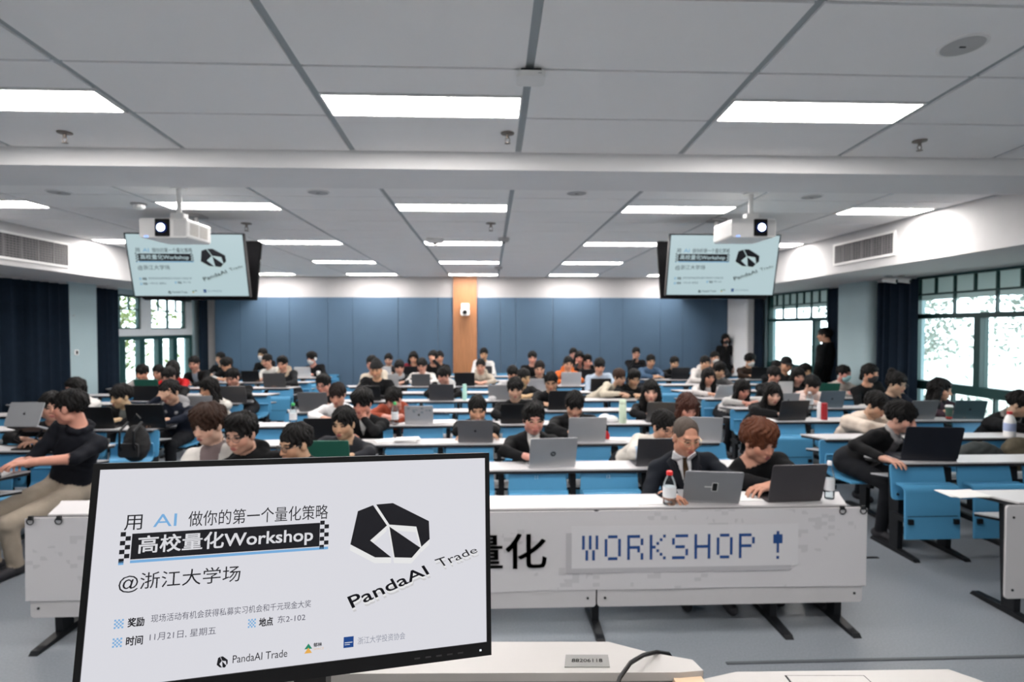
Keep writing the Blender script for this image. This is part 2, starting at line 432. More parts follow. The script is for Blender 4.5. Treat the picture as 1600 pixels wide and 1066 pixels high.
curtain(XR - .16, yr(1447), yr(1386), .04, 2.56, 'navy curtain beside the pier, left of the wide right window', .06, .17)
curtain(XR - .14, yr(1329), yr(1308), .04, 2.56, 'narrow navy curtain left of the right pier')
curtain(XR - .12, yr(1199), yr(1184), .04, 2.56, 'narrow navy curtain beside the white corner pier')

curtain(XR - .16, 1.6, 5.5, .04, 2.56, 'unseen navy curtain added along the right wall nearest the lecturer to darken the corner', .06, .19)  # out of view, added to cut bounced light and darken the front corner
# ---- air vents in the bulkheads
def vent(X, sgn, y0, y1, z0, z1, label):
    t = thing('air_vent', label, 'air vent', (X, (y0 + y1) / 2, (z0 + z1) / 2), group='bulkhead air vents')
    h, w = (z1 - z0) / 2, (y1 - y0) / 2
    def bx(a, b, c, d, e): return (min(sgn * a, sgn * b), max(sgn * a, sgn * b), c, d, *e)
    MB().box(*bx(0.0, .012, -w, w, (-h, h))).build('core', M_DARKVENT, t)
    f = MB()
    for q in ((-w - .03, w + .03, (-h - .03, -h)), (-w - .03, w + .03, (h, h + .03)), (-w - .03, -w, (-h, h)), (w, w + .03, (-h, h))): f.box(*bx(0, .02, q[0], q[1], q[2]))
    f.build('frame', M_WHITEPL, t)
    s = MB(); n = 9
    for i in range(1, n): s.box(*bx(.008, .018, -w, w, (-h + 2 * h * i / n - .004, -h + 2 * h * i / n + .004)))
    nv = int((y1 - y0) / .05)
    for i in range(1, nv): s.box(*bx(.008, .016, -w + 2 * w * i / nv - .003, -w + 2 * w * i / nv + .003, (-h, h)))
    for i in range(1, 6): s.box(*bx(.008, .02, -w + 2 * w * i / 6 - .008, -w + 2 * w * i / 6 + .008, (-h, h)))
    g = s.build('grille', mat('vent_grey', (.20, .195, .20), .6), t); g['kind'] = 'stuff'
p, q = at_x(-60, 365, SOL)[1], at_x(104, 380, SOL)[1]
vent(SOL, 1, p, q, 2.66 + .04, 2.98, 'long grey air vent in the left bulkhead')
p, q = at_x(1398, 370, SOR)[1], at_x(1306, 380, SOR)[1]
vent(SOR, -1, p, q, 2.74, 2.98, 'grey air vent in the right bulkhead')

# ================================================================== OUTSIDE
struct(MB().box(-60, XL - .25, -20, 60, -.3, -.12).box(XR + .25, 60, -20, 60, -.3, -.12).build('ground_outside', mat('pale_paving', (.55, .55, .5), .8)))
struct(MB().box(XR + .25, XR + 1.5, 2, 15, 2.72, 2.95).build('trim_10', M_PLASTER), 'concrete eave outside the right windows')
M_BARK = mat('pale_bark', (.20, .185, .17), .9, var=.2)
M_LEAF = mat('yellow_green_leaves', (.19, .22, .07), .7, var=.35, scale=3)
M_LEAF2 = mat('pale_leaves', (.33, .36, .32), .7, var=.3, scale=3)
def tree(x, y, h, spread, nleaf, label, lm, seed, lean=0):
    rd = random.Random(seed)
    t = thing('tree', label, 'tree', (x, y, -.12), group='trees outside the windows')
    m = MB(); tips = []
    def branch(p, d, ln, r, lv):
        pts = [p]; rr = [r]; q = np.array(p, float); dd = np.array(d, float)
        for i in range(4):
            dd = dd + np.array([rd.uniform(-.2, .2), rd.uniform(-.2, .2), rd.uniform(-.08, .16)]); dd /= np.linalg.norm(dd)
            q = q + dd * ln / 4; pts.append(tuple(q)); rr.append(r * (1 - .16 * (i + 1)))
        m.tube(pts, rr, 6)
        if lv >= 3: tips.append(q.copy()); return
        for i in range(4 if lv else 6):
            a = rd.uniform(0, 6.28); e = rd.uniform(.1, .9)
            k = rd.randint(2, 4) if lv else rd.randint(1, 4)
            branch(pts[k], (math.cos(a) * (1 - e * .6), math.sin(a) * (1 - e * .6), e), ln * rd.uniform(.5, .75), r * .5, lv + 1)
    branch((0, 0, 0), (lean, 0, 1), h * .5, .12, 0)
    m.build('trunk', M_BARK, t)
    l = MB()
    for i in range(nleaf):
        c = rd.choice(tips) + np.array([rd.gauss(0, spread), rd.gauss(0, spread), rd.gauss(0, spread)]); c[2] = max(c[2], .35)
        u = np.array([rd.gauss(0, 1) for _ in range(3)]); u /= np.linalg.norm(u); w = np.cross(u, [rd.gauss(0, 1) for _ in range(3)]); w /= np.linalg.norm(w) + 1e-6
        s = rd.uniform(.05, .11)
        l.add([c - u * s, c + w * s * .5, c + u * s, c - w * s * .5], [(0, 1, 2, 3)])
    o = l.build('leaves', lm, t); o['kind'] = 'stuff'
tree(-9.6, 12.6, 5.0, .5, 2600, 'yellow green tree seen through the left glazed doors', M_LEAF, 3)
tree(-11.2, 15.2, 4.6, .6, 2600, 'bushy tree farther behind the left window', M_LEAF, 5)
tree(-12.5, 18.5, 6.0, .7, 2200, 'tall tree at the far end outside the left window', M_LEAF, 8)
tree(9.6, 8.4, 5.2, .40, 4500, 'pale bare-branched tree outside the wide right window', M_LEAF2, 11, .2)
tree(12.5, 11.0, 5.6, .55, 5000, 'pale tree behind the bare one outside the right windows', M_LEAF2, 14)
tree(10.4, 14.6, 5.0, .5, 4000, 'slender pale tree outside the far right window', M_LEAF2, 21)
def hedge(x, y0, y1, h, label, seed):
    rd = random.Random(seed); l = MB()
    for i in range(2600):
        c = np.array([rd.gauss(0, .25), rd.uniform(y0, y1) - (y0 + y1) / 2, abs(rd.gauss(0, h * .5))]); u = np.array([rd.gauss(0, 1) for _ in range(3)]); u /= np.linalg.norm(u)
        w = np.cross(u, [rd.gauss(0, 1) for _ in range(3)]); w /= np.linalg.norm(w) + 1e-6; s = rd.uniform(.05, .1)
        l.add([c - u * s, c + w * s * .5, c + u * s, c - w * s * .5], [(0, 1, 2, 3)])
    o = l.build('hedge', M_LEAF2, None, loc=(x, (y0 + y1) / 2, -.12)); o['kind'] = 'stuff'; tag(o, label, 'hedge')
hedge(8.4, 5, 14, .7, 'pale clipped hedge under the right windows outside', 4)
# ================================================================== LECTURE DESKS AND SEATS
YC = [3.43, 4.37, 5.37, 6.42, 7.46, 8.52, 9.58, 10.64, 11.70, 12.75, 13.80]
BLK = {'L': dict(x0=-6.90, n=6, dy=-.15, nm='left block'), 'C': dict(x0=-2.72, n=9, dy=0.0, nm='middle block'), 'R': dict(x0=3.21, n=5, dy=.10, nm='right block')}
SP = .562
def rowy(b, r): return YC[r] + (BLK[b]['dy'] if not (b == 'R' and r == 0) else 0)
TOPZ = .75
DEPTH = .27
def leg_mesh():
    m = MB()
    m.prism([(.03, .03), (.12, .03), (.15, .70), (.04, .70), (.02, .45)], -.022, .022, 'x')
    return m.mesh('leg', M_STEEL)
def foot_mesh():
    return MB().prism([(-.17, 0), (.36, 0), (.34, .028), (.10, .04), (-.15, .02)], -.025, .025, 'x').mesh('foot', M_STEEL)
ME_LEG, ME_FOOT = leg_mesh(), foot_mesh()
ME_BACK = None
def desk(b, r):
    B = BLK[b]; n = B['n']; w = n * SP; Y = rowy(b, r)
    t = thing('lecture_desk', 'white topped lecture desk of the %s, %s row from the front' % (B['nm'], ORD[r]), 'desk', (B['x0'], Y, 0), group='lecture desks')
    cut_l = .12 if b != 'L' else 0.0; cut_r = .12 if b != 'R' else 0.0
    poly = [(cut_l, 0), (w - cut_r, 0), (w - cut_r * .3, DEPTH * .75), (w, DEPTH), (0, DEPTH), (cut_l * .3, DEPTH * .75)]
    e = .006
    MB().prism(poly, TOPZ - .012, TOPZ, 'z').build('tabletop', M_DESKTOP, t)
    MB().prism([(x + (e if x < w / 2 else -e) * 1, y + (e if y < .1 else -e)) for x, y in poly], TOPZ - .034, TOPZ - .012, 'z').build('edge_band', M_EDGE, t)
    MB().prism([(cut_l + .10, .05), (w - cut_r - .10, .05), (w - .05, .25), (.05, .25)], .596, .606, 'z').build('book_shelf', M_SHELF, t)
    MB().prism([(cut_l + .105, .045), (w - cut_r - .105, .045), (w - .055, .255), (.055, .255)], .578, .596, 'z').build('shelf_frame', M_STEEL, t)
    step = 1 if r else 3
    for i in range(n + 1):
        if r == 0 and b == 'C' and i % 3 and i != 7 and i != 1: pass
        x = min(max(i * SP, .15), w - .15)
        if r == 0 and i % 2 == 1 and i != n: continue
        l = put('leg', ME_LEG, t, (x, 0, 0)); put('foot', ME_FOOT, l)
    if r == 0:
        nb = 3 if b == 'C' else 2
        for i in range(nb):
            a, c = w * i / nb + (0.0 if i else 0.02), w * (i + 1) / nb - .006 - (0.0 if i < nb - 1 else .02)
            o = MB().rbox(a + .004, c, -.018, -.002, .145, .735, .02, axis='y').build('front_board', M_DESKTOP, t)
            MB().rbox(a, c + .004, -.004, .004, .141, .739, .022, axis='y').build('board_edge', M_EDGE, o)
            bo = MB()
            for bx in (a + .05, c - .05): 
                for bz in (.20, .66): bo.cyl((bx, -.022, bz), (bx, -.016, bz), .008, n=8)
            bo.build('bolts', M_STEEL, o)
    return t
# seat: upper back panel, lower back, pan, bracket; folded when nobody sits on it
def seat_meshes():
    g = .235
    up = MB()                                   # upper panel: taper + slight lean, facing the lecturer (-y)
    prof = rrect(-g, g, .455, .735, .028)
    def lean(x, z): return (x * (1 - .06 * (z - .455) / .28), -.052 + .052 * (z - .455) / .28, z)
    n = len(prof)
    vs = [lean(x, z) for x, z in prof] + [(lambda q: (q[0], q[1] + .016, q[2]))(lean(x, z)) for x, z in prof]
    up.add(vs, [tuple(range(n)), tuple(range(n, 2 * n))[::-1]] + [(i, n + i, n + (i + 1) % n, (i + 1) % n) for i in range(n)])
    def sheet(path, th, w, m):
        k = len(path); P = [np.array(p) for p in path]; N = []
        for i in range(k):
            d = P[min(i + 1, k - 1)] - P[max(i - 1, 0)]; d = d / np.linalg.norm(d); N.append(np.array([-d[1], d[0]]))
        outer = [P[i] + N[i] * th for i in range(k)]; ring = [tuple(p) for p in P] + [tuple(p) for p in outer[::-1]]
        return m.prism(ring[::-1], -w, w, 'x')
    arc = lambda cx, cz, r, a0, a1, m=6: [(cx + r * math.cos(R(a0 + (a1 - a0) * i / m)), cz + r * math.sin(R(a0 + (a1 - a0) * i / m))) for i in range(m + 1)]
    fold = sheet([(-.065, .600)] + arc(-.125, .550, .05, 90, 180) + [(-.18, .40), (-.185, .18)], .016, g - .012, MB())
    dark = MB().box(-g + .02, g - .02, -.17, -.06, .33, .37)
    down = sheet([(-.13, .615), (-.115, .60)] + arc(-.175, .505, .06, 0, -80) + [(-.30, .442), (-.48, .452)] + arc(-.49, .43, .022, 90, 160, 3), .016, g - .012, MB())
    br = MB().box(-g + .03, -g + .07, -.20, .03, .30, .34).box(g - .07, g - .03, -.20, .03, .30, .34).cyl((-g + .03, -.16, .36), (g - .03, -.16, .36), .022, n=10)
    bolts = MB()
    for x in (-.19, .19): bolts.cyl((x, -.058, .50), (x, -.046, .50), .009, n=8)
    return (up.mesh('back_panel', M_SEAT), fold.mesh('folded_seat', M_SEAT), down.mesh('seat_pan', M_SEAT), br.mesh('bracket', M_STEEL), bolts.mesh('bolts', M_STEEL))
ME_UP, ME_FOLD, ME_DOWN, ME_BR, ME_BOLT = seat_meshes()
OCC = set()
def seat(b, r, k):
    B = BLK[b]
    Y = rowy(b, r + 1) + .03
    occ = (b, r, k) in OCC
    t = thing('lecture_chair', '%s blue chair, %s from the left in the %s row, %s' % ('lowered' if occ else 'folded', ORD[k], ORD[r], B['nm']), 'chair', (B['x0'] + (k + .5) * SP, Y, 0), group='blue lecture chairs')
    u = put('back_panel', ME_UP, t); put('bolts', ME_BOLT, u)
    if occ: put('seat_pan', ME_DOWN, t)
    else: put('folded_seat', ME_FOLD, t)
    put('bracket', ME_BR, t)
    if r == 9:
        l = put('leg', ME_LEG, t, (-.2, -.05, 0)); put('foot', ME_FOOT, l)
        l = put('leg', ME_LEG, t, (.2, -.05, 0)); put('foot', ME_FOOT, l)
    return u
# ================================================================== PEOPLE: one continuous surface per body
def nrm(v): v = np.asarray(v, float); return v / (np.linalg.norm(v) + 1e-12)
class Fig:
    """smoothly blended tapered limbs and ellipsoids, meshed as one surface on a rectilinear grid"""
    def __init__(s): s.P = []
    def cone(s, a, b, ra, rb, lab, k=.03, op=1): s.P.append(('c', np.asarray(a, float), np.asarray(b, float), ra, rb, lab, k, op)); return s
    def ell(s, c, r, lab, ax=None, k=.03, op=1): s.P.append(('e', np.asarray(c, float), np.asarray(r, float), np.eye(3) if ax is None else ax, None, lab, k, op)); return s
    def box(s, p):
        if p[0] == 'c':
            m = max(p[3], p[4]); return np.minimum(p[1], p[2]) - m, np.maximum(p[1], p[2]) + m
        e = np.abs(p[3] @ np.diag(p[2])).sum(1); e = np.sqrt(((p[3] * p[2]) ** 2).sum(1)); return p[1] - e, p[1] + e
    @staticmethod
    def dist(p, X, Y, Z):
        if p[0] == 'c':
            a, b, ra, rb = p[1], p[2], p[3], p[4]; ba = b - a; L = ba @ ba + 1e-12
            x, y, z = X - a[0], Y - a[1], Z - a[2]
            h = np.clip((x * ba[0] + y * ba[1] + z * ba[2]) / L, 0, 1)
            return np.sqrt((x - ba[0] * h) ** 2 + (y - ba[1] * h) ** 2 + (z - ba[2] * h) ** 2) - (ra + (rb - ra) * h)
        c, r, A = p[1], p[2], p[3]; x, y, z = X - c[0], Y - c[1], Z - c[2]
        q = [(x * A[0, i] + y * A[1, i] + z * A[2, i]) for i in range(3)]
        k0 = np.sqrt((q[0] / r[0]) ** 2 + (q[1] / r[1]) ** 2 + (q[2] / r[2]) ** 2)
        k1 = np.sqrt((q[0] / r[0] ** 2) ** 2 + (q[1] / r[1] ** 2) ** 2 + (q[2] / r[2] ** 2) ** 2) + 1e-9
        return k0 * (k0 - 1) / k1
    def build(s, res, fine=None, fres=None, noise=None):
        add = [p for p in s.P if p[7] > 0]
        bb = [s.box(p) for p in add]
        lo = np.min([b[0] for b in bb], 0) - 2.5 * res; hi = np.max([b[1] for b in bb], 0) + 2.5 * res
        ax = []
        for i in range(3):
            if fine is None: ax.append(np.arange(lo[i], hi[i] + res, res))
            else:
                f0, f1 = fine[0][i], fine[1][i]; L = []
                if lo[i] < f0: L.append(np.linspace(lo[i], f0, max(2, int((f0 - lo[i]) / res) + 1))[:-1])
                a0, a1 = max(lo[i], f0), min(hi[i], f1)
                L.append(np.linspace(a0, a1, max(2, int((a1 - a0) / fres) + 1)))
                if hi[i] > f1: L.append(np.linspace(f1, hi[i], max(2, int((hi[i] - f1) / res) + 1))[1:])
                ax.append(np.concatenate(L))
        ax = [a.astype(np.float32) for a in ax]
        D = np.full([len(a) for a in ax], .5, np.float32)
        for p in s.P:
            b0, b1 = s.box(p); k = p[6]; pad = k + 2.2 * res
            sl = []
            for i in range(3):
                sl.append(slice(max(0, np.searchsorted(ax[i], b0[i] - pad) - 1), np.searchsorted(ax[i], b1[i] + pad) + 1))
            sl = tuple(sl)
            d = s.dist(p, ax[0][sl[0]][:, None, None], ax[1][sl[1]][None, :, None], ax[2][sl[2]][None, None, :]).astype(np.float32)
            A = D[sl]
            if p[7] > 0:
                h = np.maximum(k - np.abs(A - d), 0) / max(k, 1e-6); D[sl] = np.minimum(A, d) - h * h * k * .25
            else:
                h = np.maximum(k - np.abs(A + d), 0) / max(k, 1e-6); D[sl] = np.maximum(A, -d) + h * h * k * .25
        if noise is not None: D += noise(ax[0][:, None, None], ax[1][None, :, None], ax[2][None, None, :]).astype(np.float32)
        return nets(D, ax)
def nets(D, ax):
    S = D < 0
    n = D.shape
    c = np.zeros((n[0] - 1, n[1] - 1, n[2] - 1), np.int8)
    corners = [(i, j, k) for i in (0, 1) for j in (0, 1) for k in (0, 1)]
    for (i, j, k) in corners: c += S[i:n[0] - 1 + i, j:n[1] - 1 + j, k:n[2] - 1 + k]
    act = np.argwhere((c > 0) & (c < 8))
    if len(act) == 0: return np.zeros((0, 3)), np.zeros((0, 4), int)
    idx = -np.ones(c.shape, np.int32); idx[act[:, 0], act[:, 1], act[:, 2]] = np.arange(len(act))
    val = {q: D[act[:, 0] + q[0], act[:, 1] + q[1], act[:, 2] + q[2]] for q in corners}
    acc = np.zeros((len(act), 3)); cnt = np.zeros(len(act))
    base = np.stack([ax[i][act[:, i]] for i in range(3)], 1); siz = np.stack([ax[i][act[:, i] + 1] - ax[i][act[:, i]] for i in range(3)], 1)
    for q in corners:
        for a in range(3):
            if q[a]: continue
            w = list(q); w[a] = 1; w = tuple(w); va, vb = val[q], val[w]; cr = (va < 0) != (vb < 0)
            t = np.where(cr, va / np.where(va == vb, 1, va - vb), 0)
            pos = np.tile(np.array(q, float), (len(act), 1)); pos[:, a] = t
            acc += pos * cr[:, None]; cnt += cr
    V = base + siz * acc / np.maximum(cnt, 1)[:, None]
    F = []
    for a in range(3):
        b, d = (a + 1) % 3, (a + 2) % 3
        sa = [slice(None)] * 3; sb = [slice(None)] * 3; sa[a] = slice(0, n[a] - 1); sb[a] = slice(1, n[a])
        e = S[tuple(sa)] != S[tuple(sb)]
        inside = S[tuple(sa)]
        E = np.argwhere(e)
        E = E[(E[:, b] > 0) & (E[:, d] > 0) & (E[:, b] < n[b] - 1) & (E[:, d] < n[d] - 1)]
        if len(E) == 0: continue
        fl = inside[E[:, 0], E[:, 1], E[:, 2]]
        def cell(ob, od):
            q = E.copy(); q[:, b] -= ob; q[:, d] -= od; return idx[q[:, 0], q[:, 1], q[:, 2]]
        Q = np.stack([cell(1, 1), cell(0, 1), cell(0, 0), cell(1, 0)], 1)
        Q[~fl] = Q[~fl][:, ::-1]
        F.append(Q)
    return V, np.concatenate(F)
def np_mesh(name, V, F, m=None, smooth=True, cols=None):
    me = bpy.data.meshes.new(name)
    me.vertices.add(len(V)); me.vertices.foreach_set('co', np.asarray(V, np.float32).ravel())
    me.loops.add(F.size); me.loops.foreach_set('vertex_index', F.astype(np.int32).ravel())
    me.polygons.add(len(F)); me.polygons.foreach_set('loop_start', np.arange(0, F.size, F.shape[1], dtype=np.int32))
    me.update(calc_edges=True)
    if smooth: me.polygons.foreach_set('use_smooth', np.ones(len(F), bool))
    if m: me.materials.append(m)
    if cols is not None:
        at = me.color_attributes.new('Col', 'FLOAT_COLOR', 'POINT'); at.data.foreach_set('color', np.asarray(cols, np.float32).ravel())
    me.validate()
    return me

def person_material():
    m = bpy.data.materials.new('skin_and_cloth'); m.use_nodes = True; nt = m.node_tree; p = nt.nodes['Principled BSDF']
    a = nt.nodes.new('ShaderNodeAttribute'); a.attribute_name = 'Col'
    tc = nt.nodes.new('ShaderNodeTexCoord'); nz = nt.nodes.new('ShaderNodeTexNoise'); nz.inputs['Scale'].default_value = 14; nz.inputs['Detail'].default_value = 5
    nt.links.new(tc.outputs['Object'], nz.inputs['Vector'])
    mr = nt.nodes.new('ShaderNodeMapRange'); mr.inputs[3].default_value = .86; mr.inputs[4].default_value = 1.14; nt.links.new(nz.outputs[0], mr.inputs[0])
    mx = nt.nodes.new('ShaderNodeMix'); mx.data_type = 'RGBA'; mx.blend_type = 'MULTIPLY'; mx.inputs[0].default_value = 1
    nt.links.new(a.outputs['Color'], mx.inputs[6]); nt.links.new(mr.outputs[0], mx.inputs[7]); nt.links.new(mx.outputs[2], p.inputs['Base Color'])
    nt.links.new(a.outputs['Alpha'], p.inputs['Roughness']); p.inputs['Specular IOR Level'].default_value = .2
    n2 = nt.nodes.new('ShaderNodeTexNoise'); n2.inputs['Scale'].default_value = 45; n2.inputs['Detail'].default_value = 3
    nt.links.new(tc.outputs['Object'], n2.inputs['Vector']); bp = nt.nodes.new('ShaderNodeBump'); bp.inputs['Distance'].default_value = .004
    g = nt.nodes.new('ShaderNodeMath'); g.operation = 'SUBTRACT'; g.inputs[1].default_value = .5; g.use_clamp = True
    nt.links.new(a.outputs['Alpha'], g.inputs[0]); nt.links.new(g.outputs[0], bp.inputs['Strength'])
    nt.links.new(n2.outputs[0], bp.inputs['Height']); nt.links.new(bp.outputs[0], p.inputs['Normal'])
    return m
M_PERSON = person_material()
M_HAIR = mat('hair_strands', (0, 0, 0), .6, var=.25, scale=30, bump=.5, bscale=90, spec=.2, objcol=True, stretch=(3, 3, .5))
M_KNIT = mat('knit_cap', (.004, .004, .005), .9, var=.2, scale=60, bump=.6, bscale=140)
M_MASK = mat('face_mask', (0, 0, 0), .8, var=.03, objcol=True)
M_SPEC = mat('spectacle_frame', (.02, .018, .018), .3, var=0)
M_GOLD = mat('gold_spectacle_frame', (.45, .36, .22), .3, metal=.8, var=0)
M_LENS = glass_mat('spectacle_lens', (.93, .95, .96), .12)

# ---- hair, in head coordinates (x = person's right, y = face, z = up)
def hair_fig(style):
    f = Fig()
    if style in ('short', 'fringe', 'up', 'crop', 'fluffy', 'parted'):
        t = {'short': .010, 'fringe': .014, 'up': .014, 'crop': .0012, 'fluffy': .022, 'parted': .013}[style]
        f.ell((0, -.016, .040), (.077 + t, .099 + t, .090 + t), 'h', k=.01)
        if style == 'up': f.ell((0, .045, .105), (.062, .05, .035), 'h', k=.03)
        if style == 'fluffy': f.ell((0, .03, .085), (.085, .075, .06), 'h', k=.03)
        if style in ('short', 'up', 'fluffy', 'fringe', 'parted'):
            for x in (-.072, .072): f.cone((x, .012, .02), (x * 1.0, .006, -.022), .014, .006, 'h', k=.015)
        if style in ('fringe', 'fluffy', 'parted'): f.ell((0, .070, .066), (.062, .030, .030), 'h', k=.02)
        # cut the face and the neck free
        zc = {'short': .060, 'fringe': .034, 'up': .066, 'crop': .128, 'fluffy': .036, 'parted': .045}[style]
        f.ell((0, .115, zc - .105), (.064, .075, .100), 'h', k=.012, op=-1)
        f.ell((0, .02, -.105), (.2, .16, .088), 'h', k=.02, op=-1)
        if style == 'parted': f.ell((.012, .118, .06), (.022, .05, .05), 'h', k=.012, op=-1)
    elif style in ('long', 'bob', 'bun', 'tail'):
        f.ell((0, -.016, .042), (.090, .112, .102), 'h', k=.01)
        f.ell((0, .060, .075), (.066, .035, .030), 'h', k=.02)
        if style in ('long', 'bob'):
            L = -.30 if style == 'long' else -.13
            for x in (-1, 1):
                f.cone((x * .078, .010, .02), (x * .092, .004, L * .5), .034, .036, 'h', k=.03)
                f.cone((x * .092, .004, L * .5), (x * .085, .03, L), .036, .022, 'h', k=.03)
            f.cone((0, -.06, .0), (0, -.075, L), .075, .055, 'h', k=.04)
        else:
            for x in (-1, 1): f.cone((x * .078, -.005, .02), (x * .072, -.03, -.04), .018, .016, 'h', k=.02)
            f.ell((0, -.05, -.02), (.07, .06, .06), 'h', k=.03)
            if style == 'bun': f.ell((0, -.09, .12), (.042, .042, .04), 'h', k=.01)
            else: f.cone((0, -.12, .06), (0, -.15, -.10), .03, .02, 'h', k=.02)
        f.ell((0, .125, -.058), (.058, .085, .108), 'h', k=.015, op=-1)
        if style in ('bun', 'tail'): f.ell((0, .03, -.12), (.2, .15, .09), 'h', k=.02, op=-1)
    elif style == 'beanie':
        f.ell((0, -.012, .060), (.092, .112, .100), 'h'); f.ell((0, -.012, .048), (.094, .114, .04), 'h')
        f.ell((0, -.02, .155), (.03, .035, .02), 'h', k=.04)
        f.ell((0, .0, -.105), (.25, .25, .148), 'h', k=.01, op=-1)
    elif style == 'cap':
        f.ell((0, -.014, .055), (.090, .110, .092), 'h'); f.ell((0, .115, .040), (.070, .075, .012), 'h', k=.02)
        f.ell((0, .0, -.115), (.25, .25, .145), 'h', k=.008, op=-1)
    return f
HAIR = {}
def hair_mesh(style, near):
    if (style, near) in HAIR: return HAIR[style, near]
    am = {'crop': .0015, 'beanie': .0012, 'cap': 0}.get(style, .006)
    def noise(x, y, z):
        th = np.arctan2(x, y + .02)
        return am * (np.sin(th * 17 + 40 * z + 3 * np.sin(z * 60)) * .6 + np.sin(th * 31 - 70 * z) * .4) + am * .7 * np.sin(60 * x + 20 * z) * np.sin(55 * y + 1) + am * .9 * np.sin(th * 9 + 2) * (z < .03) + am * .8 * np.sin(th * 6 + 1.7) * np.sin(z * 48 + y * 25)
    V, F = hair_fig(style).build(.0055 if near else .010, noise=noise)
    me = np_mesh('hair', V, F, M_KNIT if style in ('beanie', 'cap') else M_HAIR)
    HAIR[style, near] = me
    return me
def mask_mesh():
    f = Fig()
    f.ell((0, .030, -.052), (.066, .072, .075), 'm', k=.01); f.ell((0, .085, -.035), (.03, .03, .035), 'm', k=.03)
    f.ell((0, .02, .055), (.2, .2, .075), 'm', k=.006, op=-1); f.ell((0, -.09, -.05), (.2, .11, .2), 'm', k=.006, op=-1)
    V, F = f.build(.007); return np_mesh('face_mask', V, F, M_MASK)
ME_MASK = mask_mesh()
def glasses_meshes(m, big=1.0):
    g = MB()
    for s in (-1, 1):
        ring = [(s * .033 + .024 * big * math.cos(a), .103, -.002 + .018 * big * math.sin(a)) for a in np.linspace(0, 2 * math.pi, 17)]
        g.tube(ring, .0018, 5, cap=False)
        g.tube([(s * .057, .102, .004), (s * .074, .07, .006), (s * .080, -.01, .004)], .0018, 5)
    g.tube([(-.010, .105, .002), (0, .108, .005), (.010, .105, .002)], .0018, 5)
    l = MB()
    for s in (-1, 1):
        ring = [(s * .033 + .023 * big * math.cos(a), .103, -.002 + .017 * big * math.sin(a)) for a in np.linspace(0, 2 * math.pi, 17)[:-1]]
        l.add(ring, [tuple(range(16))])
    return g.mesh('spectacles', m, True), l.mesh('lenses', M_LENS)
ME_GLASSES = {'dark': glasses_meshes(M_SPEC, 1.08), 'gold': glasses_meshes(M_GOLD)}

# ---- hands: wrist at the origin, fingers along +y, back of the hand +z, thumb at -x (a right hand)
def hand_template(res, curl):
    f = Fig()
    K = [(-.030, .082, .002), (-.010, .088, .004), (.011, .084, .003), (.029, .076, .0)]
    for (x, y, z) in K: f.cone((x * .5, .0, -.001), (x, y, z), .019, .0125, 's', k=.012)
    f.cone((0, -.05, 0), (0, .01, 0), .027, .026, 's', k=.015)
    ln = [(.040, .026, .021), (.045, .029, .022), (.041, .027, .021), (.032, .021, .019)]
    for (x, y, z), L, sp in zip(K, ln, (-.10, -.02, .05, .13)):
        p = np.array([x, y, z]); a = -.20 * curl
        for j, l in enumerate(L):
            d = np.array([math.sin(sp) * math.cos(a), math.cos(sp) * math.cos(a), math.sin(a)]); q = p + d * l
            f.cone(p, q, .0098 - .0012 * j, .0088 - .0012 * j, 's', k=.003); p = q; a -= .55 * curl
    f.cone((-.018, .018, -.004), (-.048, .046, -.012), .016, .012, 's', k=.012)
    f.cone((-.048, .046, -.012), (-.058, .075, -.018), .0115, .0095, 's', k=.004)
    f.cone((-.058, .075, -.018), (-.054, .098, -.022), .0095, .008, 's', k=.003)
    return f.build(res)
HANDS = {(n, c): hand_template(.0042 if n else .008, c) for n in (0, 1) for c in (.8, 1.6)}

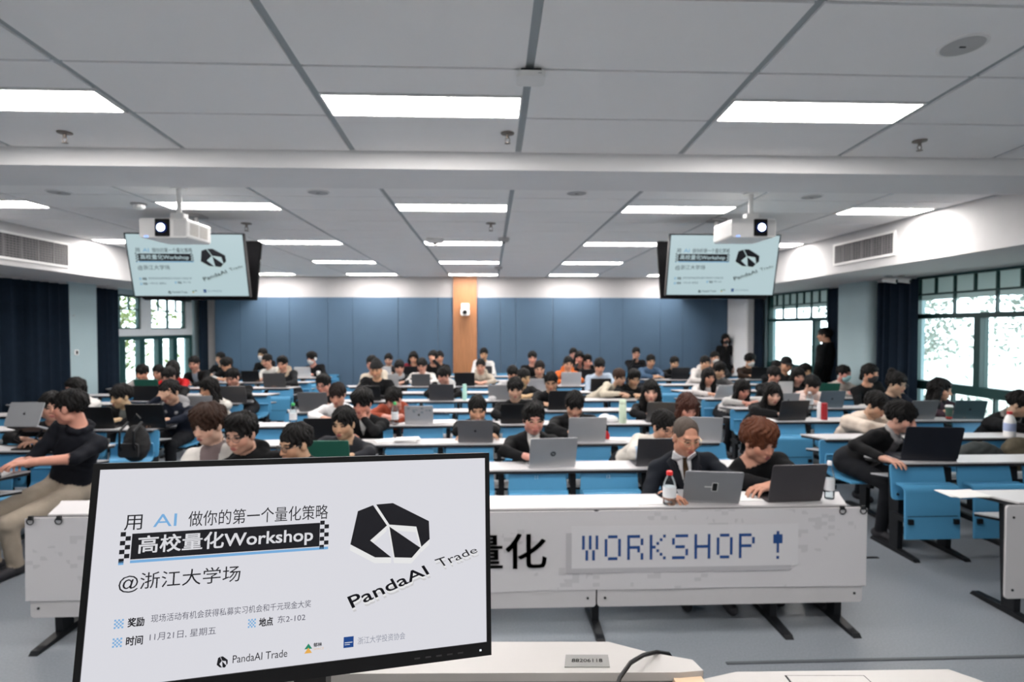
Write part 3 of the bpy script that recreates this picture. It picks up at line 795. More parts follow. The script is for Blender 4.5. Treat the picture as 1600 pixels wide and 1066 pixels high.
SKIN = (.52, .30, .21)
def rot_head(yaw, pitch, roll):
    """columns: person's right, face direction, up"""
    f = np.array([math.sin(yaw) * math.cos(pitch), -math.cos(yaw) * math.cos(pitch), -math.sin(pitch)])
    r = np.array([-math.cos(yaw), -math.sin(yaw), 0.0]); u = np.cross(r, f)
    if roll: r, u = r * math.cos(roll) + u * math.sin(roll), u * math.cos(roll) - r * math.sin(roll)
    return np.stack([r, f, u], 1)
def arm_ik(S, W, a, b, pole):
    d = W - S; L = np.linalg.norm(d)
    if L > (a + b) * .985: W = S + d * ((a + b) * .985 / L); d = W - S; L = np.linalg.norm(d)
    x = (a * a - b * b + L * L) / (2 * L); h = math.sqrt(max(a * a - x * x, 0)); n = d / L
    p = nrm(pole - n * (pole @ n)); return S + n * x + p * h, W
NP = 0
def person(head, hipY, label, top=(.02, .02, .025), bottom=(.007, .008, .011), hair='short', haircol=(.0045, .004, .004), yaw=0, pitch=15, roll=0, body_yaw=None,
           near=False, hands=None, poseL=None, poseR=None, inner=None, suit=False, hood=None, collar=None, puffy=0.0, sleeve=None, short=False, skin=None, glasses=None, mask=None,
           stand=False, shoe=(.03, .03, .035), hipX=None, s=1.06, tableY=None, female=False, hipZ=None, knee=None, bodyres=None, headphones=False):
    global NP; NP += 1
    rd = random.Random(NP * 17)
    skin = skin or tuple(c * rd.uniform(.86, 1.08) for c in SKIN)
    H = np.array(head, float); pitch = pitch * .6
    A = rot_head(R(yaw), R(pitch), R(roll))
    by = R(body_yaw if body_yaw is not None else yaw * .35)
    fb = np.array([math.sin(by), -math.cos(by), 0]); rb = np.array([-math.cos(by), -math.sin(by), 0])
    A2 = rot_head((R(yaw) + by) / 2, R(pitch) * .6, R(roll) * .5)
    nk = H + A2 @ np.array([0, -.035, -.075]) * s
    N = H + A2 @ np.array([0, -.055, -.172]) * s
    hz = hipZ if hipZ is not None else (.98 if stand else .575)
    hx = H[0] * .6 + (hipX if hipX is not None else H[0]) * .4 if hipX is None else hipX
    P = np.array([hx, hipY, hz])
    up = nrm(N - P); rt = nrm(rb - up * (rb @ up)); fw = np.cross(up, rt); T = np.stack([rt, fw, up], 1)
    w = (.150 if female else .170) * s
    g = Fig(); pf = puffy
    g.ell(P + np.array([0, 0, .02]), (.165 * s, .125 * s, .13 * s), 'b', T, k=.04)
    g.ell(P + (N - P) * .30, ((.140 if female else .155) * s + pf, .112 * s + pf, .17 * s), 't', T, k=.05)
    g.ell(P + (N - P) * .66, ((.148 if female else .165) * s + pf, .115 * s + pf, .19 * s), 't', T, k=.05)
    Sh = {}
    for sg, nm in ((1, 'R'), (-1, 'L')):
        Sh[nm] = N - up * .055 * s + rt * sg * w
    g.cone(Sh['L'], Sh['R'], .058 * s + pf * .6, .058 * s + pf * .6, 't', k=.05)
    g.cone(N - up * .02, nk, .060 * s, .052 * s, 's', k=.025)
    ua, fa = .285 * s, .255 * s
    wr = {}
    tz = TOPZ + .035
    for sg, nm, pose in ((1, 'R', poseR), (-1, 'L', poseL)):
        S = Sh[nm]
        if pose is None or pose == 'type':
            if stand: W = S + np.array([0, 0, -.50]) * s + rt * sg * .06 + fw * .08
            else:
                ty = tableY if tableY is not None else H[1] - .12
                W = np.array([H[0], ty, tz + .01]) + rt * sg * .085; W[1] = ty
        elif pose == 'chin': W = H + A @ np.array([sg * .045, .075, -.135]) * s
        elif pose == 'cheek': W = H + A @ np.array([sg * .085, .045, -.105]) * s
        elif pose == 'brow': W = H + A @ np.array([sg * .03, .13, -.01]) * s
        elif pose == 'fold': W = np.array([H[0], (tableY if tableY is not None else H[1] - .15), tz]) + rt * sg * -.04
        else: W = np.array(pose, float)
        pole = np.array([0, 0, -.7]) + rt * sg * (.9 if pose == 'fold' else .55) - fw * .25
        E, W = arm_ik(S, W, ua, fa, pole)
        if not stand and tableY is not None and E[1] < tableY + .2 and E[2] < tz + .03: E[2] = tz + .03
        wr[nm] = (E, W, pose)
        r0 = .056 * s + pf; r1 = .046 * s + pf * .8; r2 = .034 * s + pf * .6
        g.cone(S, E, r0, r1, 't', k=.04)
        if short: g.cone(S + (E - S) * .8, E, r1 * .8, r1 * .82, 's', k=.02); g.cone(E, W, r1 * .82, .028 * s, 's', k=.02)
        else: g.cone(E, W, r1, r2, 'v', k=.02)
    # legs
    for sg in (1, -1):
        hp = P + rt * sg * .085 * s + np.array([0, 0, -.02])
        if stand: kn = np.array([hp[0], hp[1], .50]) + fb * .03 + rt * sg * .02; an = np.array([kn[0], kn[1], .09]) - fb * .02
        elif knee is not None: kn = np.array(knee[0 if sg > 0 else 1], float); an = np.array([kn[0], kn[1], .09]) - fb * .05
        else: kn = hp + fb * .40 * s + rt * sg * .05; kn[2] = .50; an = np.array([kn[0], kn[1], .09]) + fb * (rd.uniform(-.12, .0))
        g.cone(hp, kn, .088 * s, .062 * s, 'b', k=.04); g.cone(kn, an, .058 * s, .042 * s, 'b', k=.02)
        ft = an + fb * .15; ft[2] = .04; an2 = an.copy(); an2[2] = .045
        g.cone(an2 - fb * .04, ft, .042, .036, 'o', k=.015); g.cone(an, an2, .04, .042, 'o', k=.01)
    # clothing details
    if hood: g.ell(N - fw * .075 + up * .015, (.125 * s, .065 * s, .075 * s), 'h', T, k=.03); [g.cone(N + rt * x * .10 * s - fw * .02, N + rt * x * .05 * s + fw * .075 * s - up * .035, .035, .022, 'h', k=.02) for x in (-1, 1)]
    if collar:
        for i in range(10):
            a0, a1 = 2 * math.pi * i / 10, 2 * math.pi * (i + 1) / 10
            q = lambda a: N + rt * .068 * s * math.sin(a) + fw * (.068 * s * math.cos(a) + .004) + up * (.028 - .018 * math.cos(a))
            g.cone(q(a0), q(a1), .024, .024, 'c', k=.012)
    # head
    def h(x, y, z): return H + A @ (np.array([x, y, z]) * s)
    hd = lambda c, r, lab='s', k=.015, op=1: g.ell(h(*c), np.array(r) * s, lab, A, k=k, op=op)
    hd((0, -.014, .036), (.074, .094, .088), k=.01)
    hd((0, .022, -.030), (.060, .070, .084), k=.03)
    hd((0, .052, -.094), (.026, .026, .022), k=.03)
    for x in (-1, 1):
        hd((x * .036, .046, -.026), (.032, .036, .034), k=.025)
        hd((x * .050, -.002, -.068), (.022, .030, .030), k=.03)
        g.ell(h(x * .077, -.006, -.010), np.array((.011, .022, .032)) * s, 's', A, k=.008)
    g.cone(h(-.032, .078, .024), h(.032, .078, .024), .012 * s, .012 * s, 's', k=.018)
    for x in (-1, 1): hd((x * .031, .104, .002), (.017, .015, .012), k=.012, op=-1)
    g.cone(h(0, .090, .006), h(0, .106, -.034), .0075 * s, .012 * s, 's', k=.012)
    for x in (-1, 1): g.ell(h(x * .0125, .094, -.037), np.array((.009, .010, .008)) * s, 's', A, k=.006)
    g.cone(h(-.017, .084, -.066), h(.017, .084, -.066), .010 * s, .010 * s, 's', k=.010)
    g.cone(h(-.012, .085, -.076), h(.012, .085, -.076), .008 * s, .008 * s, 's', k=.006)
    q = .145 * s
    bres = bodyres or (.0125 if near else .021)
    V, F = g.build(bres, (H - q, H + q), .0058 if near else .0105)
    # colours by the nearest piece
    add = [p for p in g.P if p[7] > 0]; best = np.full(len(V), 9.0); li = np.zeros(len(V), int); labs = 'tsvbohc'
    for p in add:
        d = Fig.dist(p, V[:, 0], V[:, 1], V[:, 2]) - (.004 if p[5] in 'thcv' else 0); m = d < best; best[m] = d[m]; li[m] = labs.index(p[5])
    hl = ((V - H) @ A) / s
    table = {'t': (*top, .85), 's': (*skin, .5), 'v': (*(sleeve or top), .85), 'b': (*bottom, .85), 'o': (*shoe, .6), 'h': (*(hood or top), .9), 'c': (*(collar or top), .85)}
    C = np.array([table[c] for c in labs])[li]
    tl = (V - N) @ T                       # torso coordinates: right, forward, up
    torso = np.isin(li, [0]) & (tl[:, 1] > -.01)
    if not collar and not hood and not suit:
        C[(li == 0) & (tl[:, 2] > .05) & (np.abs(tl[:, 0]) < .05 * s) & (tl[:, 1] > -.03)] = (*skin, .5)
    if inner is not None:
        icol, iw = inner
        lim = iw * (1 + .5 * tl[:, 2] / .4) if iw > .036 else iw * 1.5 * np.clip(1 + (tl[:, 2] - .04) / .16, 0, 1)   # open jacket, or a small collar opening
        C[torso & (np.abs(tl[:, 0]) < lim)] = (*icol, .8)
    if suit:
        dn = -tl[:, 2] + .12
        C[torso & (np.abs(tl[:, 0]) < .052 * np.clip(1 - (dn - .04) / .33, 0, 1) + .003) & (dn < .36)] = (.72, .72, .74, .7)
        C[torso & (dn < .0) & (np.abs(tl[:, 0]) < .07)] = (*skin, .5)
    sk = li == 1
    fr = sk & (hl[:, 1] > .045)
    lip = fr & (np.abs(hl[:, 0]) < .024 - 1.2 * np.abs(hl[:, 2] + .070) ) & (np.abs(hl[:, 2] + .070) < .0115)
    C[lip] = (.36, .12, .105, .4)
    blush = fr & (np.abs(hl[:, 2] + .03) < .03); C[blush, :3] *= np.array([1.04, .93, .90])
    for x in (-1, 1):
        ex = (hl[:, 0] - x * .031) / .0155; ez = (hl[:, 2] - .001) / (.0068 if pitch < 17 else .0045)
        C[fr & (ex ** 2 + ez ** 2 < 1)] = (.035, .024, .02, .3)
        bx = (hl[:, 0] - x * .032) / .020; bz = (hl[:, 2] - .0235 + .003 * np.abs(bx)) / .0052
        C[fr & (bx ** 2 + bz ** 2 < 1)] = (*(np.array(haircol) * 1.6 + .01), .7)
    if not near: pass
    # cloth folds
    cl = ~sk; a1 = .0035 if near else .004
    dn = np.sin(V[:, 0] * 46 + 3 * np.sin(V[:, 2] * 21 + NP)) * np.sin(V[:, 2] * 38 + 2 * np.sin(V[:, 0] * 17)) + .6 * np.sin(V[:, 1] * 55 + V[:, 2] * 30)
    V2 = V.copy(); ctr = P + (N - P) * .5; V2[cl] += nrm_rows(V[cl] - ctr) * (a1 * dn[cl])[:, None]
    if puffy > .01:
        V2[cl] += nrm_rows(V[cl] - ctr) * (.006 * np.abs(np.sin(V[cl][:, 2] * 42)))[:, None]
    V = V2
    Vt = V[np.isin(li, [0, 1])]
    # hands
    nv = len(V); VV = [V]; FF = [F]; CC = [C]
    for sg, nm in ((1, 'R'), (-1, 'L')):
        E, W, pose = wr[nm]; fd = nrm(W - E); upv = np.array([0, 0, 1.0]); curl = .8
        if pose in ('chin', 'cheek', 'brow'): upv = -(A[:, 1]) * -1.0; curl = 1.6; upv = A[:, 1]
        elif stand: upv = rt * sg; curl = 1.6
        else:
            fd = nrm(np.array([fd[0], fd[1], fd[2] * .3]))
        xx = nrm(np.cross(fd, upv)); zz = np.cross(xx, fd); yy = fd
        hv, hf = HANDS[1 if near else 0, curl]
        hv2 = hv.copy() * s * 1.02
        if sg < 0: hv2[:, 0] *= -1; hf = hf[:, ::-1]
        hw = W + hv2[:, :1] * xx + hv2[:, 1:2] * yy + hv2[:, 2:3] * zz
        if pose in (None, 'type', 'fold') and not stand: hw[:, 2] += max(0, TOPZ + .004 - hw[:, 2].min())
        FF.append(hf + nv); nv += len(hw); VV.append(hw); CC.append(np.tile(np.array([*skin, .5]), (len(hw), 1)))
    V = np.concatenate(VV); F = np.concatenate(FF); C = np.concatenate(CC)
    V[:, 2] = np.maximum(V[:, 2], .002)
    base = np.array([P[0], P[1], 0])
    o = put('person', np_mesh('person', V - base, F, M_PERSON, cols=C), None, base)
    tag(o, label, 'person')
    Mh = Matrix([[*(A[0] * s), H[0] - base[0]], [*(A[1] * s), H[1] - base[1]], [*(A[2] * s), H[2] - base[2]], [0, 0, 0, 1]])
    if hair:
        c = put('hair' if hair not in ('beanie', 'cap') else ('knit_beanie' if hair == 'beanie' else 'cap'), hair_mesh(hair, near), o); c.matrix_local = Mh; c.color = (*haircol, 1)
        if hair in ('beanie', 'cap'):
            c2 = put('hair', hair_mesh('crop', near), o); c2.matrix_local = Mh; c2.color = (*haircol, 1)
    if glasses:
        c = put('spectacles', ME_GLASSES[glasses][0], o); c.matrix_local = Mh
        put('lenses', ME_GLASSES[glasses][1], c)
    if mask:
        c = put('face_mask', ME_MASK, o); c.matrix_local = Mh; c.color = (*mask, 1)
    if headphones:
        m = MB(); m.tube([(-.088 * math.cos(a) , -.005, -.01 + .145 * math.sin(a)) for a in np.linspace(0, math.pi, 13)], .007, 6)
        for x in (-1, 1): m.cyl((x * .078, -.005, -.012), (x * .102, -.005, -.012), .032, n=14)
        c = m.build('headphones', M_WHITEPL, o, True); c.matrix_local = Mh
    if suit:
        for sg in (-1, 1):
            m = MB()
            tv_ = (Vt - N) @ T
            def sf(x, d):
                k_ = (np.abs(tv_[:, 0] - sg * x) < .016) & (np.abs(tv_[:, 2] + d) < .016); return tv_[k_, 1].max() if k_.any() else .10
            q = lambda x, d, f: tuple(N - base + rt * sg * x * s - up * (d - .12) * s + fw * (sf(x * s, (d - .12) * s) + f - .105))
            m.add([q(.066, -.012, .105), q(.012, .045, .108), q(.045, .078, .110), q(.080, .040, .106), q(.066, -.012, .116), q(.012, .045, .119), q(.045, .078, .121), q(.080, .040, .117)],
                  [(0, 1, 2, 3), (7, 6, 5, 4), (0, 4, 5, 1), (1, 5, 6, 2), (2, 6, 7, 3), (3, 7, 4, 0)])
            m.build('shirt_collar', mat('white_shirt', (.75, .75, .77), .7), o)
            m = MB()
            pts = [(.088, .03, .106), (.058, .09, .108), (.024, .24, .110), (.012, .34, .110), (.060, .24, .110), (.108, .15, .108), (.094, .125, .108), (.110, .09, .106)]
            a = [q(*p) for p in pts]; b = [q(p[0], p[1], p[2] + .010) for p in pts]; n = len(pts)
            m.add(a + b, [tuple(range(n)), tuple(range(n, 2 * n))[::-1]] + [(i, n + i, n + (i + 1) % n, (i + 1) % n) for i in range(n)])
            m.build('lapel', mat('dark_suit_cloth', (.010, .012, .018), .85), o)
    if suit:
        sg = 1; m = MB(); rows_ = [(.035, .016), (.055, .013), (.065, .012), (.12, .017), (.20, .021), (.28, .025), (.36, .028)]; vs = []
        for d, hw_ in rows_:
            f = max(sf(x, (d - .12) * s) for x in (-hw_, 0, hw_))
            for x in (-hw_, 0, hw_): vs.append(tuple(N - base + rt * x * s - up * (d - .12) * s + fw * (f + (.010 if x == 0 else .006) + (.004 if d < .06 else 0))))
        m.add(vs, [(i * 3 + j, i * 3 + j + 1, i * 3 + j + 4, i * 3 + j + 3) for i in range(len(rows_) - 1) for j in (0, 1)])
        n0 = len(m.v); m.v += [tuple(np.array(v) - fw * .006) for v in m.v]; m.f += [tuple(k + n0 for k in q[::-1]) for q in m.f]
        m.build('necktie', mat('brown_necktie', (.060, .032, .012), .6, var=.15, scale=60), o)
    return o
def nrm_rows(v): return v / (np.linalg.norm(v, axis=1, keepdims=True) + 1e-9)
# ================================================================== THE AUDIENCE
BK = (.0045, .004, .004); BR = (.028, .013, .008); RB = (.085, .027, .012); DB = (.010, .006, .005)
K = (.0048, .005, .006); NAVY = (.006, .009, .018); WH = (.60, .58, .55); CREAM = (.55, .49, .40); GREY = (.20, .20, .21); DGREY = (.022, .023, .025)
TAKEN = {}
def sit(px, py, b, r, label, dY=.45, near=False, hipX=None, **kw):
    Y0 = rowy(b, r); H = at_y(px, py, Y0 + dY); B = BLK[b]
    ks = sorted(range(B['n']), key=lambda k: abs(B['x0'] + (k + .5) * SP - H[0]))
    k = next((k for k in ks if (b, r, k) not in OCC), ks[0]); OCC.add((b, r, k))
    sx = B['x0'] + (k + .5) * SP
    if hipX is None: hipX = sx * .65 + H[0] * .35
    Ny, Nz = H[1] + .05, H[2] - .20
    hy = Ny + math.sqrt(max(.345 - (Nz - .575) ** 2, .0025)); hy = max(min(hy, rowy(b, r + 1) - .24), Y0 + .58)
    return person(H, hy, label, near=near, hipX=hipX, tableY=kw.pop('tableY', Y0 + .20), **kw)
N1 = dict(near=True)
# --- first row behind the banner
sit(326, 664, 'C', 0, 'person with tousled brown hair in an open white jacket over a taupe top', .62, hair='fluffy', haircol=BR, top=WH, inner=((.17, .13, .13), .075), yaw=-18, pitch=18, skin=(.60, .40, .31), **N1)
sit(377, 678, 'C', 0, 'person in a black jacket and round glasses behind the top edge of the monitor', .50, hair='up', top=K, glasses='dark', yaw=-12, pitch=16, hood=K, hipX=-1.60, **N1)
sit(462, 694, 'C', 0, 'short-haired person in glasses turned to the left, low behind the monitor', .50, hair='short', top=K, glasses='dark', yaw=-38, pitch=14, hipX=-1.15, **N1)
sit(1072, 683, 'C', 0, 'balding person in a dark suit, white shirt and brown tie with thin glasses', .50, hair='crop', haircol=(.075, .058, .048), top=(.006, .008, .013), suit=True, glasses='gold', yaw=6, pitch=24, bodyres=.0095, poseR=tuple(at_y(1042, 776, 3.62)), body_yaw=-4, skin=(.50, .25, .17), **N1)
sit(1186, 690, 'C', 0, 'person with reddish brown bowl hair in a black sweatshirt beside the suited one', .46, hair='fluffy', haircol=RB, top=K, yaw=16, pitch=22, poseL='fold', poseR='fold', skin=(.52, .27, .19), s=1.12, **N1)
# --- second row
sit(537, 662, 'C', 1, 'person with ear-length black hair in a charcoal top behind the green laptop', .48, hair='parted', top=(.02, .021, .026), yaw=-12, pitch=12, **N1)
sit(834, 655, 'C', 1, 'bespectacled person in a black jacket with white collar behind the silver laptop', .50, hair='up', top=K, inner=((.62, .61, .58), .035), glasses='gold', yaw=4, pitch=14, **N1)
sit(1037, 667, 'C', 1, 'person in pale blue sleeves and cream vest half hidden by the suited one', .44, hair='short', top=(.58, .55, .50), sleeve=(.28, .38, .52), glasses='dark', yaw=20, pitch=26, collar=(.60, .58, .54), puffy=.012, hipX=1.25, **N1)
# --- third row
sit(566, 630, 'C', 2, 'curly-haired person in black holding a hand to the mouth', .48, hair='fluffy', top=K, inner=((.6, .6, .58), .03), yaw=-14, pitch=18, poseL='chin', **N1)
sit(746, 640, 'C', 2, 'crop-haired person in a black sweater leaning on both arms behind a dark laptop', .46, hair='short', top=K, yaw=2, pitch=22, poseL='fold', poseR='fold', **N1)
sit(898, 633, 'C', 2, 'person in a black padded jacket bowing the head over a silver laptop', .46, hair='fringe', top=K, yaw=-6, pitch=40, puffy=.012, **N1)
sit(1074, 637, 'C', 2, 'person with long reddish brown hair bowed forward, beige top', .42, hair='long', haircol=(.05, .018, .012), top=(.45, .34, .24), yaw=8, pitch=42, female=True, **N1)
# --- fourth row
sit(527, 617, 'C', 3, 'person in a white sweater looking down behind a black laptop', .48, hair='fringe', haircol=DB, top=(.72, .72, .73), yaw=0, pitch=30, **N1)
sit(615, 624, 'C', 3, 'person in a rust orange hoodie bending low over a phone', .42, hair='fringe', top=(.27, .055, .028), hood=(.27, .055, .028), yaw=-28, pitch=38, **N1)
sit(805, 608, 'C', 3, 'person with a heavy black fringe in a black overshirt, centre of the hall', .46, hair='fringe', top=K, yaw=-3, pitch=14, **N1)
sit(1017, 612, 'C', 3, 'long-haired person in a black jacket behind a tilted grey laptop', .48, hair='long', top=K, yaw=-14, pitch=10, female=True, skin=(.56, .34, .26), **N1)
# --- fifth row
sit(505, 601, 'C', 4, 'person in glasses and dark top peering over a grey laptop', .46, hair='up', top=K, glasses='dark', yaw=-8, pitch=18)
sit(861, 597, 'C', 4, 'bespectacled person in black reaching across an open black laptop', .46, hair='short', top=K, glasses='dark', yaw=-10, pitch=24, near=True)
# --- sixth row
sit(588, 578, 'C', 5, 'person in a black knit beanie and black puffer jacket', .48, hair='beanie', top=K, puffy=.02, yaw=-4, pitch=14, near=True)
sit(693, 587, 'C', 5, 'person in a black jacket with white hood, face turned left', .46, hair='fringe', top=K, hood=(.6, .6, .6), yaw=-42, pitch=18, near=True)
sit(819, 590, 'C', 5, 'person in a dark jacket just behind the right shoulder of the fringed one', .40, hair='short', top=DGREY, yaw=34, pitch=18)
sit(968, 590, 'C', 5, 'brown-haired person in a cream checked jacket leaning to the neighbour', .44, hair='short', haircol=BR, top=(.50, .45, .36), yaw=32, pitch=24, hipX=1.62)
sit(991, 591, 'C', 5, 'person in a black puffer jacket looking down beside the cream checked one', .40, hair='up', top=K, puffy=.02, yaw=4, pitch=34, hipX=2.15)
# --- seventh row
sit(581, 568, 'C', 6, 'person in a cream jacket hidden behind the knit beanie', .50, hair='short', top=CREAM, yaw=-4, pitch=16)
sit(801, 584, 'C', 6, 'person in a pale grey jacket hidden behind the fringed one', .36, hair='fringe', top=(.42, .42, .43), yaw=6, pitch=26)
sit(843, 576, 'C', 6, 'crew-cut person in a black shirt behind a pale laptop', .48, hair='short', haircol=DB, top=K, yaw=-4, pitch=18)
sit(937, 572, 'C', 6, 'person in a pale blue jacket looking down at a black laptop', .48, hair='fringe', top=(.36, .43, .52), yaw=2, pitch=26)
# --- eighth row
sit(624, 574, 'C', 7, 'person in a dark patterned jacket with grey scarf behind a silver laptop', .42, hair='fringe', top=DGREY, collar=(.3, .32, .34), yaw=14, pitch=14)
sit(659, 571, 'C', 7, 'bespectacled person in white behind a dark grey laptop', .44, hair='fringe', top=(.62, .60, .58), glasses='dark', yaw=-4, pitch=18)
sit(751, 572, 'C', 7, 'person in a beige hooded jacket left of the black laptop by the wood strip', .46, hair='short', top=(.40, .35, .29), hood=(.40, .35, .29), yaw=-6, pitch=12)
sit(888, 568, 'C', 7, 'person in an orange hoodie behind a pale grey laptop', .46, hair='short', top=(.55, .13, .03), hood=(.55, .13, .03), yaw=2, pitch=18)
# --- ninth row
sit(677, 559, 'C', 8, 'person in black resting the head on one hand near the back wall', .46, hair='fluffy', top=K, yaw=-4, pitch=26, poseL='brow')
sit(832, 559, 'C', 8, 'person with parted hair in a black top near the back wall', .48, hair='parted', top=K, yaw=0, pitch=12)
sit(905, 559, 'C', 8, 'person with a hand at the chin behind the orange hoodie', .46, hair='bob', top=DGREY, yaw=-8, pitch=12, poseR='chin', female=True, hipX=1.6)
sit(918, 564, 'C', 8, 'bespectacled person in black right of the orange hoodie', .40, hair='up', top=K, glasses='dark', yaw=2, pitch=18, poseL='cheek', hipX=2.12)
# --- last row of the middle block
sit(487, 560, 'L', 9, 'person in black with white headphones and a mask in the last row', .42, hair='fluffy', top=K, mask=(.62, .6, .58), yaw=-22, pitch=14, headphones=True)
sit(607, 562, 'C', 9, 'person whose hair alone shows above a white laptop in the last row', .42, hair='short', top=DGREY, yaw=0, pitch=20)
sit(646, 559, 'C', 9, 'person with chin-length hair in a dark red jacket in the last row', .42, hair='bob', top=(.16, .015, .025), yaw=2, pitch=20, female=True)
sit(687, 558, 'C', 9, 'person in black in the last row, behind the one resting the head', .46, hair='short', top=K, yaw=6, pitch=16)
sit(756, 553, 'C', 9, 'person in a white jacket in the last row under the wood strip', .46, hair='short', top=(.62, .61, .60), yaw=0, pitch=20)
sit(896, 553, 'C', 9, 'person with short hair in the last row, left of the blue jackets', .44, hair='short', top=DGREY, yaw=-4, pitch=12)
# --- left block
sit(109, 637, 'L', 1, 'person in a black polo shirt and khaki trousers at the left aisle, face turned away', .62, hair='short', top=(.005, .006, .010), bottom=(.30, .255, .205), yaw=-82, pitch=4, body_yaw=-14, short=True, near=True,
    poseR=tuple(at_y(30, 722, 4.50)), poseL=tuple(at_y(52, 722, 4.42)), hipX=-3.58, hipZ=.50, s=1.13, knee=((-3.76, 4.36, .42), (-3.55, 4.30, .40)), collar=(.005, .006, .010), bodyres=.011)
sit(81, 636, 'L', 2, 'smiling person in black facing the one in the black polo', .42, hair='parted', top=K, yaw=38, pitch=6, near=True)
sit(189, 620, 'L', 3, 'person in a black blazer and grey shirt behind a black laptop', .46, hair='fringe', top=K, inner=((.16, .17, .16), .04), yaw=-26, pitch=14, near=True)
sit(265, 613, 'L', 3, 'person in a navy jacket with grey hood covering the face with one hand', .50, hair='fringe', top=NAVY, hood=(.26, .26, .27), yaw=-8, pitch=30, poseR='brow', near=True)
sit(117, 607, 'L', 4, 'long-haired person in a white jacket by the left pier', .46, hair='long', top=(.62, .60, .58), yaw=-20, pitch=10, female=True, puffy=.012)
sit(326, 607, 'L', 4, 'person with long black hair in a white knit sweater at the left aisle', .44, hair='long', top=(.60, .57, .53), yaw=-34, pitch=22, female=True, near=True)
sit(263, 588, 'L', 5, 'person in dark clothes behind the navy jacket', .46, hair='fringe', top=K, yaw=-4, pitch=26)
sit(363, 590, 'L', 5, 'person in a black coat looking down at a dark grey laptop by the left aisle', .46, hair='short', top=K, yaw=-8, pitch=34, near=True)
sit(222, 583, 'L', 6, 'person in a pale grey jacket behind the green laptop at the left window', .46, hair='fringe', top=(.42, .40, .39), yaw=-6, pitch=20)
sit(269, 577, 'L', 6, 'long-haired person in a bright red jacket at the left window', .48, hair='bob', top=(.42, .01, .012), yaw=-10, pitch=14, female=True)
sit(247, 582, 'L', 7, 'person half hidden left of the red jacket', .34, hair='short', top=DGREY, yaw=-4, pitch=18)
sit(303, 568, 'L', 7, 'person in a black jacket over a blue-grey shirt beside the left window', .48, hair='short', top=K, inner=((.25, .30, .36), .05), yaw=4, pitch=18)
sit(441, 568, 'L', 7, 'person in a dark parka with a beige fur hood by the left aisle', .48, hair='up', top=DGREY, hood=(.40, .32, .24), yaw=-2, pitch=24)
sit(354, 570, 'L', 8, 'person in a black jacket with white sleeves bending sideways at the back left', .40, hair='fluffy', top=K, sleeve=(.58, .57, .56), yaw=-30, pitch=26)
sit(417, 564, 'L', 8, 'person in a white jacket at the back left, below the masked one', .46, hair='short', top=(.62, .60, .56), yaw=-20, pitch=18)
sit(344, 560, 'L', 9, 'person in dark clothes against the blue wall at the far left', .44, hair='short', top=K, yaw=-12, pitch=10)
sit(410, 554, 'L', 9, 'person in a white mask at the back left by the blue wall', .46, hair='short', top=K, mask=(.66, .66, .66), yaw=-14, pitch=8)
# --- right block
sit(1408, 652, 'R', 1, 'smiling person in a black and grey jacket leaning over the right aisle desk', .44, hair='fringe', top=(.006, .006, .007), inner=((.14, .13, .13), .07), sleeve=(.006, .006, .007), yaw=36, pitch=24, roll=-8, near=True,
    poseR=tuple(at_y(1380, 716, 4.60)), poseL=tuple(at_y(1440, 715, 4.72)), collar=(.26, .25, .25), s=1.10, hipX=3.42, body_yaw=18, bodyres=.011)
sit(1369, 633, 'R', 2, 'person in a cream padded jacket bowing over the desk behind the smiling one', .42, hair='fringe', top=(.55, .47, .40), puffy=.025, yaw=22, pitch=40, near=True, poseR='fold', poseL='fold')
sit(1594, 632, 'R', 2, 'person in a black jacket with grey collar bending forward at the right edge', .44, hair='fringe', top=K, collar=(.16, .15, .14), yaw=30, pitch=36, puffy=.015, near=True)
sit(1207, 616, 'R', 3, 'person with dark hair in a black coat and scarf at the right aisle', .44, hair='long', top=K, collar=K, yaw=-4, pitch=20, female=True, puffy=.015, skin=(.56, .36, .28), near=True)
sit(1401, 599, 'R', 3, 'person with hair in a bun and navy sweater holding a hand to the mouth', .46, hair='bun', top=NAVY, yaw=14, pitch=22, female=True, poseL='chin', glasses='dark', near=True)
sit(1470, 609, 'R', 3, 'long-haired person in a dark top beneath the wide right window', .46, hair='long', top=(.06, .035, .045), yaw=34, pitch=14, female=True, near=True)
sit(1160, 609, 'R', 4, 'person with long black hair in white and grey stripes looking down', .40, hair='long', top=(.52, .51, .50), yaw=10, pitch=32, female=True)
sit(1269, 602, 'R', 4, 'person in a pale pink padded jacket bowing behind a blue-grey laptop', .42, hair='fringe', top=(.62, .50, .46), puffy=.02, yaw=20, pitch=36)
sit(1360, 584, 'R', 4, 'person in a black mask and black vest with white sleeves', .50, hair='tail', top=K, sleeve=(.62, .60, .57), mask=(.02, .02, .022), yaw=10, pitch=8, female=True)
sit(1107, 589, 'R', 5, 'person with long black hair in a white jacket at the right aisle', .46, hair='long', top=(.58, .55, .54), yaw=6, pitch=14, female=True)
sit(1210, 586, 'R', 5, 'dark-haired person left of the white tablet', .44, hair='fringe', top=K, yaw=6, pitch=20)
sit(1247, 588, 'R', 5, 'person with a blue hair clip in a dark top right of the white tablet', .44, hair='bob', top=DGREY, yaw=-4, pitch=16, female=True)
sit(1319, 584, 'R', 5, 'person in a pale blue mask and white jacket by the right curtain', .48, hair='short', top=(.52, .47, .43), mask=(.35, .62, .66), yaw=20, pitch=10)
sit(1124, 578, 'R', 6, 'person in a grey coat behind the long-haired one in white', .46, hair='fluffy', top=(.10, .10, .105), yaw=4, pitch=20)
sit(1229, 570, 'R', 6, 'person in a dark flat cap in front of the far right window', .48, hair='cap', top=DGREY, yaw=0, pitch=20)
sit(1259, 580, 'R', 6, 'long-haired person beneath the far right window, right of the flat cap', .44, hair='tail', top=DGREY, yaw=0, pitch=10, female=True)
